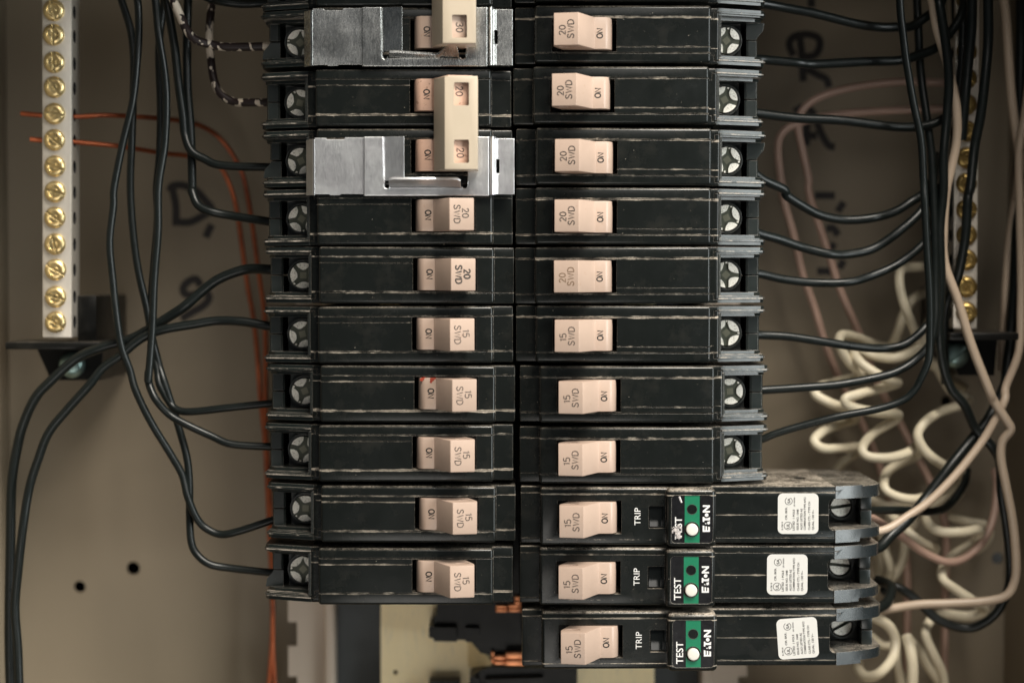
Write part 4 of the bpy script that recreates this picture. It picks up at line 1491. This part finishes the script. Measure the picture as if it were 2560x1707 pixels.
br([R1(1290, -60), R1(1300, 300), R1(1320, 600), R1(1370, 900), R1(1400, 1200), R1(1415, 1567), R2(1430, 300), R2(1445, 700), R2(1440, 1000), R2(1390, 1180), R2(1280, 1310), R2(1150, 1395), R2(1000, 1450), R2(700, 1503), R2(400, 1535), R2(70, 1562), R2(-40, 1565)], 'dull black wire behind the front one, ending at the second lowest short right breaker', (44, 25), 1.8)
br([R1(1155, -60), R1(1165, 100), R1(1178, 300), R1(1212, 520), R1(1270, 820), R1(1325, 1100), R1(1345, 1400), R2(1352, 100), R2(1365, 400), R2(1390, 800), R2(1398, 1150), R2(1380, 1320), R2(1310, 1470), R3(830, 70), R3(770, 122), R3(650, 170), R3(450, 207), R3(250, 250), R3(130, 290), R3(50, 318), R3(-20, 340)], 'frontmost long black wire with speckled sheen, ending at the lowest short right breaker', (22, 24), 1.62)
br([R1(1460, -60), R1(1470, 40), R1(1512, 300), R1(1540, 600), R1(1532, 900), R1(1512, 1200), R1(1500, 1500), R2(1475, 300), R2(1480, 700), R2(1465, 1100), R2(1490, 1350), R2(1560, 1540), R3(1080, 150), R3(1150, 270), R3(1220, 360), R3(1265, 440), R3(1280, 600), R3(1310, 850), R3(1322, 1050), R3(1270, 1180), R3(1180, 1260), R3(1090, 1285), R3(950, 1240), R3(830, 1140), R3(730, 1075), R3(660, 1100)], 'bluish black wire looping round below the white coils at the lower right', (28, 62), 2.0)
br([R1(1600, -60), R1(1605, 200), R1(1625, 600), R1(1600, 1000), R1(1560, 1400), R2(1510, 300), R2(1500, 900)], 'first black wire hanging in front of the right terminal bar', (52, 52), 2.4)
br([R1(1725, -60), R1(1715, 200), R1(1700, 500), R1(1670, 800), R1(1640, 1100)], 'second black wire hanging in front of the right terminal bar', (36, 38), 2.2)
br([R1(1850, -60), R1(1845, 300), R1(1830, 600), R1(1790, 900), R1(1745, 1150), R1(1710, 1450), R2(1700, 60), R2(1670, 350), R2(1620, 620), R2(1580, 760), R2(1530, 900), R2(1500, 1200), R2(1520, 1500)], 'thick black wire slanting across the screws of the right terminal bar', (26, 52), 2.1)
br([R1(2105, 0), R1(2110, 500), R2(2090, 0), R2(2060, 600), R2(2040, 1000), R2(2000, 1400), R3(1290, 60), R3(1200, 230), R3(1110, 340), R3(1000, 470), R3(900, 620), R3(800, 735), R3(710, 815), R3(650, 870), R3(600, 880)], 'straight diagonal black wire ending at the middle arc-fault breaker', (70, 30), 2.3)
br([R3(540, 685), R3(610, 690), R3(700, 686), R3(800, 684), R3(920, 695), R3(1000, 660), R3(1080, 560), R3(1100, 480)], 'short black wire leaving the uppermost arc-fault breaker', (28, 70), 1.8)
br([R3(560, 1190), R3(640, 1190), R3(690, 1150), R3(715, 1090), R3(700, 1060), R3(640, 1040)], 'stub of black wire bending beside the lowest arc-fault breaker', (30, 60), 2.2)

GP = 'pink-shaded neutral wires'
def pk(pts, label, depth, r=1.75, mat=None):
    return wire('shaded_white_wire', pts, r, mat or M_SHWIRE, label, 'wire', GP, depth)


pk([R1(1600, 650), R1(1490, 650), R1(1300, 648), R1(1100, 652), R1(800, 682), R1(600, 732), R1(450, 800), R1(375, 890), R1(365, 1000), R1(400, 1200), R1(450, 1400), R2(455, 0), R2(540, 280), R2(620, 530), R2(700, 780), R2(840, 1120), R3(640, 40), R3(760, 250), R3(830, 380), R3(915, 550), R3(970, 700), R3(990, 850), R3(985, 1100), R3(985, 1400), R3(980, 1640)],
   'upper pink-shaded white wire arching out of the right bundle and dropping all the way down', (66, 86))
pk([R1(1600, 845), R1(1490, 850), R1(1200, 855), R1(800, 890), R1(500, 925), R1(300, 985), R1(220, 1075), R1(205, 1200), R1(230, 1400), R2(250, 60), R2(330, 350), R2(400, 650), R2(480, 900), R2(570, 1180), R2(690, 1470), R3(600, 330), R3(700, 600), R3(780, 900), R3(792, 1300), R3(790, 1640)],
   'lower pink-shaded white wire arching out of the right bundle, left of the other', (66, 90))
pk([R3(560, 700), R3(650, 750), R3(780, 830), R3(860, 890), R3(980, 948), R3(1080, 935), R3(1180, 850), R3(1235, 720), R3(1252, 560), R3(1240, 480)], 'pink-shaded white wire hanging in a wide loop under the coils', (40, 80), 1.8)

GC = 'cream neutral wires'
M_CRP = mat_simple('beige_pink_jacket', (0.43, 0.335, 0.25), 0.42, 0, 0.06, 0.2, 0.08, 2.0)
def cr2(pts, label, depth, r=2.0):
    return wire('cream_wire', pts, r, M_CRP, label, 'wire', GC, depth)


def cr(pts, label, depth, r=2.0, name='cream_wire'):
    return wire(name, pts, r, M_WHWIRE, label, 'wire', GC, depth)


wire('cream_wire', [R1(1385, -60), R1(1405, 20), R1(1445, 220), R1(1530, 480), R1(1590, 750), R1(1608, 930), R1(1600, 1130), R1(1560, 1350), R2(1525, 0), R2(1500, 300), R2(1520, 560), R2(1610, 850), R2(1720, 1200), R2(1850, 1540), R3(1240, 130), R3(1300, 230), R3(1318, 270), R3(1280, 330), R3(1275, 420), R3(1300, 560), R3(1330, 750), R3(1352, 950), R3(1345, 1060), R3(1290, 1120), R3(1180, 1145), R3(1000, 1155), R3(850, 1168), R3(680, 1192), R3(600, 1205)], 1.95, M_CRP,
     'long beige wire winding before the right terminal bar and along the bottom right', 'wire', GC, (34, 50))
cr2([R1(1960, -60), R1(1985, 60), R1(2010, 400), R1(2045, 800), R1(2085, 1150), R1(2100, 1300), R1(2080, 1567), R2(2055, 80), R2(2020, 400), R2(1990, 800), R2(1970, 1200), R2(1960, 1400)], 'straight cream wire down the right side wall', (60, 66), 2.0)
cr2([R1(2200, 400), R1(2140, 900), R1(2100, 1200), R1(2090, 1567), R2(2100, 200), R2(2110, 600), R2(2118, 900), R2(2080, 1250), R2(1990, 1520), R3(1290, 130), R3(1200, 300), R3(1100, 440), R3(1000, 550), R3(900, 650), R3(780, 720), R3(690, 775), R3(600, 800)], 'cream wire running diagonally to the uppermost arc-fault breaker', (60, 34), 1.8)

# coiled pigtails: traced coil by coil, near strands forward, far strands back
GK = 'white coiled pigtails'
def coil(pts, label, r=2.15):
    return wire('coiled_wire', pts, r, M_WHWIRE, label, 'coiled wire', GK, (70, 70), 14, 9)


coil([D3(R2(1480, 560), 70), D3(R2(1330, 588), 66), D3(R2(1180, 605), 60), D3(R2(1150, 700), 56), D3(R2(1200, 880), 54), D3(R2(1270, 1080), 58), D3(R2(1330, 1250), 66), D3(R2(1420, 1330), 74), D3(R2(1470, 1400), 74), D3(R2(1560, 1560), 70), D3(R3(1090, 110), 72)],
     'upper white coil strand rising in a bend above the others')
coil([D3(R2(1470, 760), 78), D3(R2(1340, 790), 76), D3(R2(1250, 850), 72), D3(R2(1190, 960), 72), D3(R2(1130, 1120), 74), D3(R2(1080, 1220), 78), D3(R2(960, 1200), 74), D3(R2(830, 1135), 68), D3(R2(700, 1125), 62), D3(R2(685, 1200), 58), D3(R2(760, 1330), 60), D3(R2(860, 1440), 66), D3(R3(500, 10), 72), D3(R3(420, 35), 70), D3(R3(335, 55), 62), D3(R3(325, 90), 58), D3(R3(400, 135), 58), D3(R3(490, 175), 64), D3(R3(530, 215), 72), D3(R3(470, 245), 70), D3(R3(370, 285), 62), D3(R3(318, 330), 58), D3(R3(360, 368), 58), D3(R3(450, 372), 62), D3(R3(540, 358), 70), D3(R3(540, 390), 80), D3(R3(460, 440), 84), D3(R3(400, 520), 84)],
     'leftmost white coil, its loops reaching toward the breaker column')
coil([D3(R2(1480, 950), 76), D3(R2(1390, 1010), 72), D3(R2(1350, 1150), 64), D3(R2(1270, 1240), 60), D3(R2(1120, 1295), 58), D3(R2(960, 1280), 60), D3(R2(830, 1240), 62), D3(R2(795, 1275), 60), D3(R2(870, 1350), 56), D3(R2(990, 1430), 56), D3(R2(1100, 1490), 60), D3(R3(745, 40), 66), D3(R3(650, 62), 62), D3(R3(540, 88), 56), D3(R3(478, 118), 53), D3(R3(510, 155), 53), D3(R3(640, 182), 56), D3(R3(745, 195), 64), D3(R3(730, 230), 66), D3(R3(620, 295), 60), D3(R3(560, 360), 54), D3(R3(590, 412), 52), D3(R3(690, 420), 52), D3(R3(790, 395), 56), D3(R3(860, 355), 64), D3(R3(850, 400), 74), D3(R3(760, 440), 70), D3(R3(690, 490), 62), D3(R3(678, 560), 56), D3(R3(730, 612), 54), D3(R3(830, 630), 56), D3(R3(930, 600), 66), D3(R3(1040, 560), 74), D3(R3(1090, 510), 76)],
     'middle white coil of wide open loops above the arc-fault breakers')
coil([D3(R3(1110, 120), 76), D3(R3(1060, 150), 68), D3(R3(960, 180), 62), D3(R3(880, 235), 56), D3(R3(850, 300), 53), D3(R3(870, 365), 53), D3(R3(930, 425), 56), D3(R3(1010, 465), 62), D3(R3(1080, 500), 72), D3(R3(1040, 600), 80), D3(R3(900, 680), 76), D3(R3(890, 735), 64), D3(R3(960, 790), 58), D3(R3(1080, 795), 58), D3(R3(1170, 785), 64), D3(R3(1130, 850), 70), D3(R3(1020, 920), 68), D3(R3(968, 985), 62), D3(R3(980, 1040), 60), D3(R3(1040, 1090), 60), D3(R3(1120, 1145), 62), D3(R3(1190, 1195), 68), D3(R3(1110, 1230), 70), D3(R3(960, 1210), 70), D3(R3(900, 1260), 66), D3(R3(885, 1320), 62), D3(R3(930, 1420), 62), D3(R3(972, 1530), 66), D3(R3(985, 1640), 70)],
     'rightmost white coil zigzagging down to the bottom edge')
coil([D3(R3(700, 700), 70), D3(R3(790, 790), 62), D3(R3(860, 845), 60), D3(R3(940, 885), 66)], 'short white strand slanting behind the diagonal black wire', 2.3)
coil([D3(R3(650, 760), 80), D3(R3(690, 900), 72), D3(R3(705, 990), 70), D3(R3(690, 1060), 76), D3(R3(760, 950), 84), D3(R3(780, 820), 86)], 'narrow white loop beside the middle arc-fault breaker', 2.1)
coil([D3(R3(560, 1200), 60), D3(R3(640, 1240), 60), D3(R3(705, 1285), 60), D3(R3(738, 1350), 60), D3(R3(715, 1440), 58), D3(R3(650, 1510), 58), D3(R3(590, 1540), 62), D3(R3(545, 1500), 68), D3(R3(540, 1460), 74)], 'white loop curling round below the lowest arc-fault breaker', 2.3)
coil([D3(R3(600, 1320), 78), D3(R3(660, 1370), 74), D3(R3(720, 1380), 72), D3(R3(740, 1480), 72), D3(R3(770, 1640), 74)], 'thin white strand behind the loop at the lower right', 1.9)
coil([D3(R3(790, 1330), 62), D3(R3(815, 1400), 58), D3(R3(822, 1500), 58), D3(R3(815, 1640), 60)], 'straight white strand going off the bottom edge', 2.6)
coil([D3(R3(800, 1340), 76), D3(R3(860, 1400), 74), D3(R3(900, 1480), 74), D3(R3(965, 1580), 76), D3(R3(990, 1660), 78)], 'slanted white strand crossing toward the bottom right edge', 2.0)

coil([D3(R3(1090, 60), 84), D3(R3(1000, 0), 80), D3(R3(950, -60), 78), D3(R2(1400, 1350), 82), D3(R2(1330, 1180), 84)], 'white strand behind the hanging black wires above the right coil', 2.0)
coil([D3(R3(600, 1130), 82), D3(R3(640, 1050), 80), D3(R3(650, 950), 82), D3(R3(620, 860), 86)], 'white strand tucked right behind the ends of the arc-fault breakers', 2.0)
coil([D3(R3(740, 1400), 88), D3(R3(745, 1480), 86), D3(R3(790, 1560), 84), D3(R3(840, 1650), 84)], 'dull white strand between the two straight ones at the bottom edge', 1.9)
coil([D3(R3(690, 730), 88), D3(R3(780, 690), 84), D3(R3(880, 660), 82), D3(R3(1010, 640), 84), D3(R3(1060, 600), 90)], 'dim white strand crossing level with the uppermost arc-fault breaker', 1.9)

coil([D3(R3(560, 560), 86), D3(R3(600, 620), 84), D3(R3(690, 660), 82), D3(R3(780, 650), 84), D3(R3(830, 720), 86), D3(R3(790, 800), 88)], 'dim white strand low behind the middle coil', 2.0)
coil([D3(R3(1010, 720), 84), D3(R3(1110, 740), 80), D3(R3(1200, 760), 78), D3(R3(1215, 820), 78), D3(R3(1150, 890), 80), D3(R3(1060, 900), 84)], 'pale loop tip just right of the rightmost zigzag coil', 1.9)
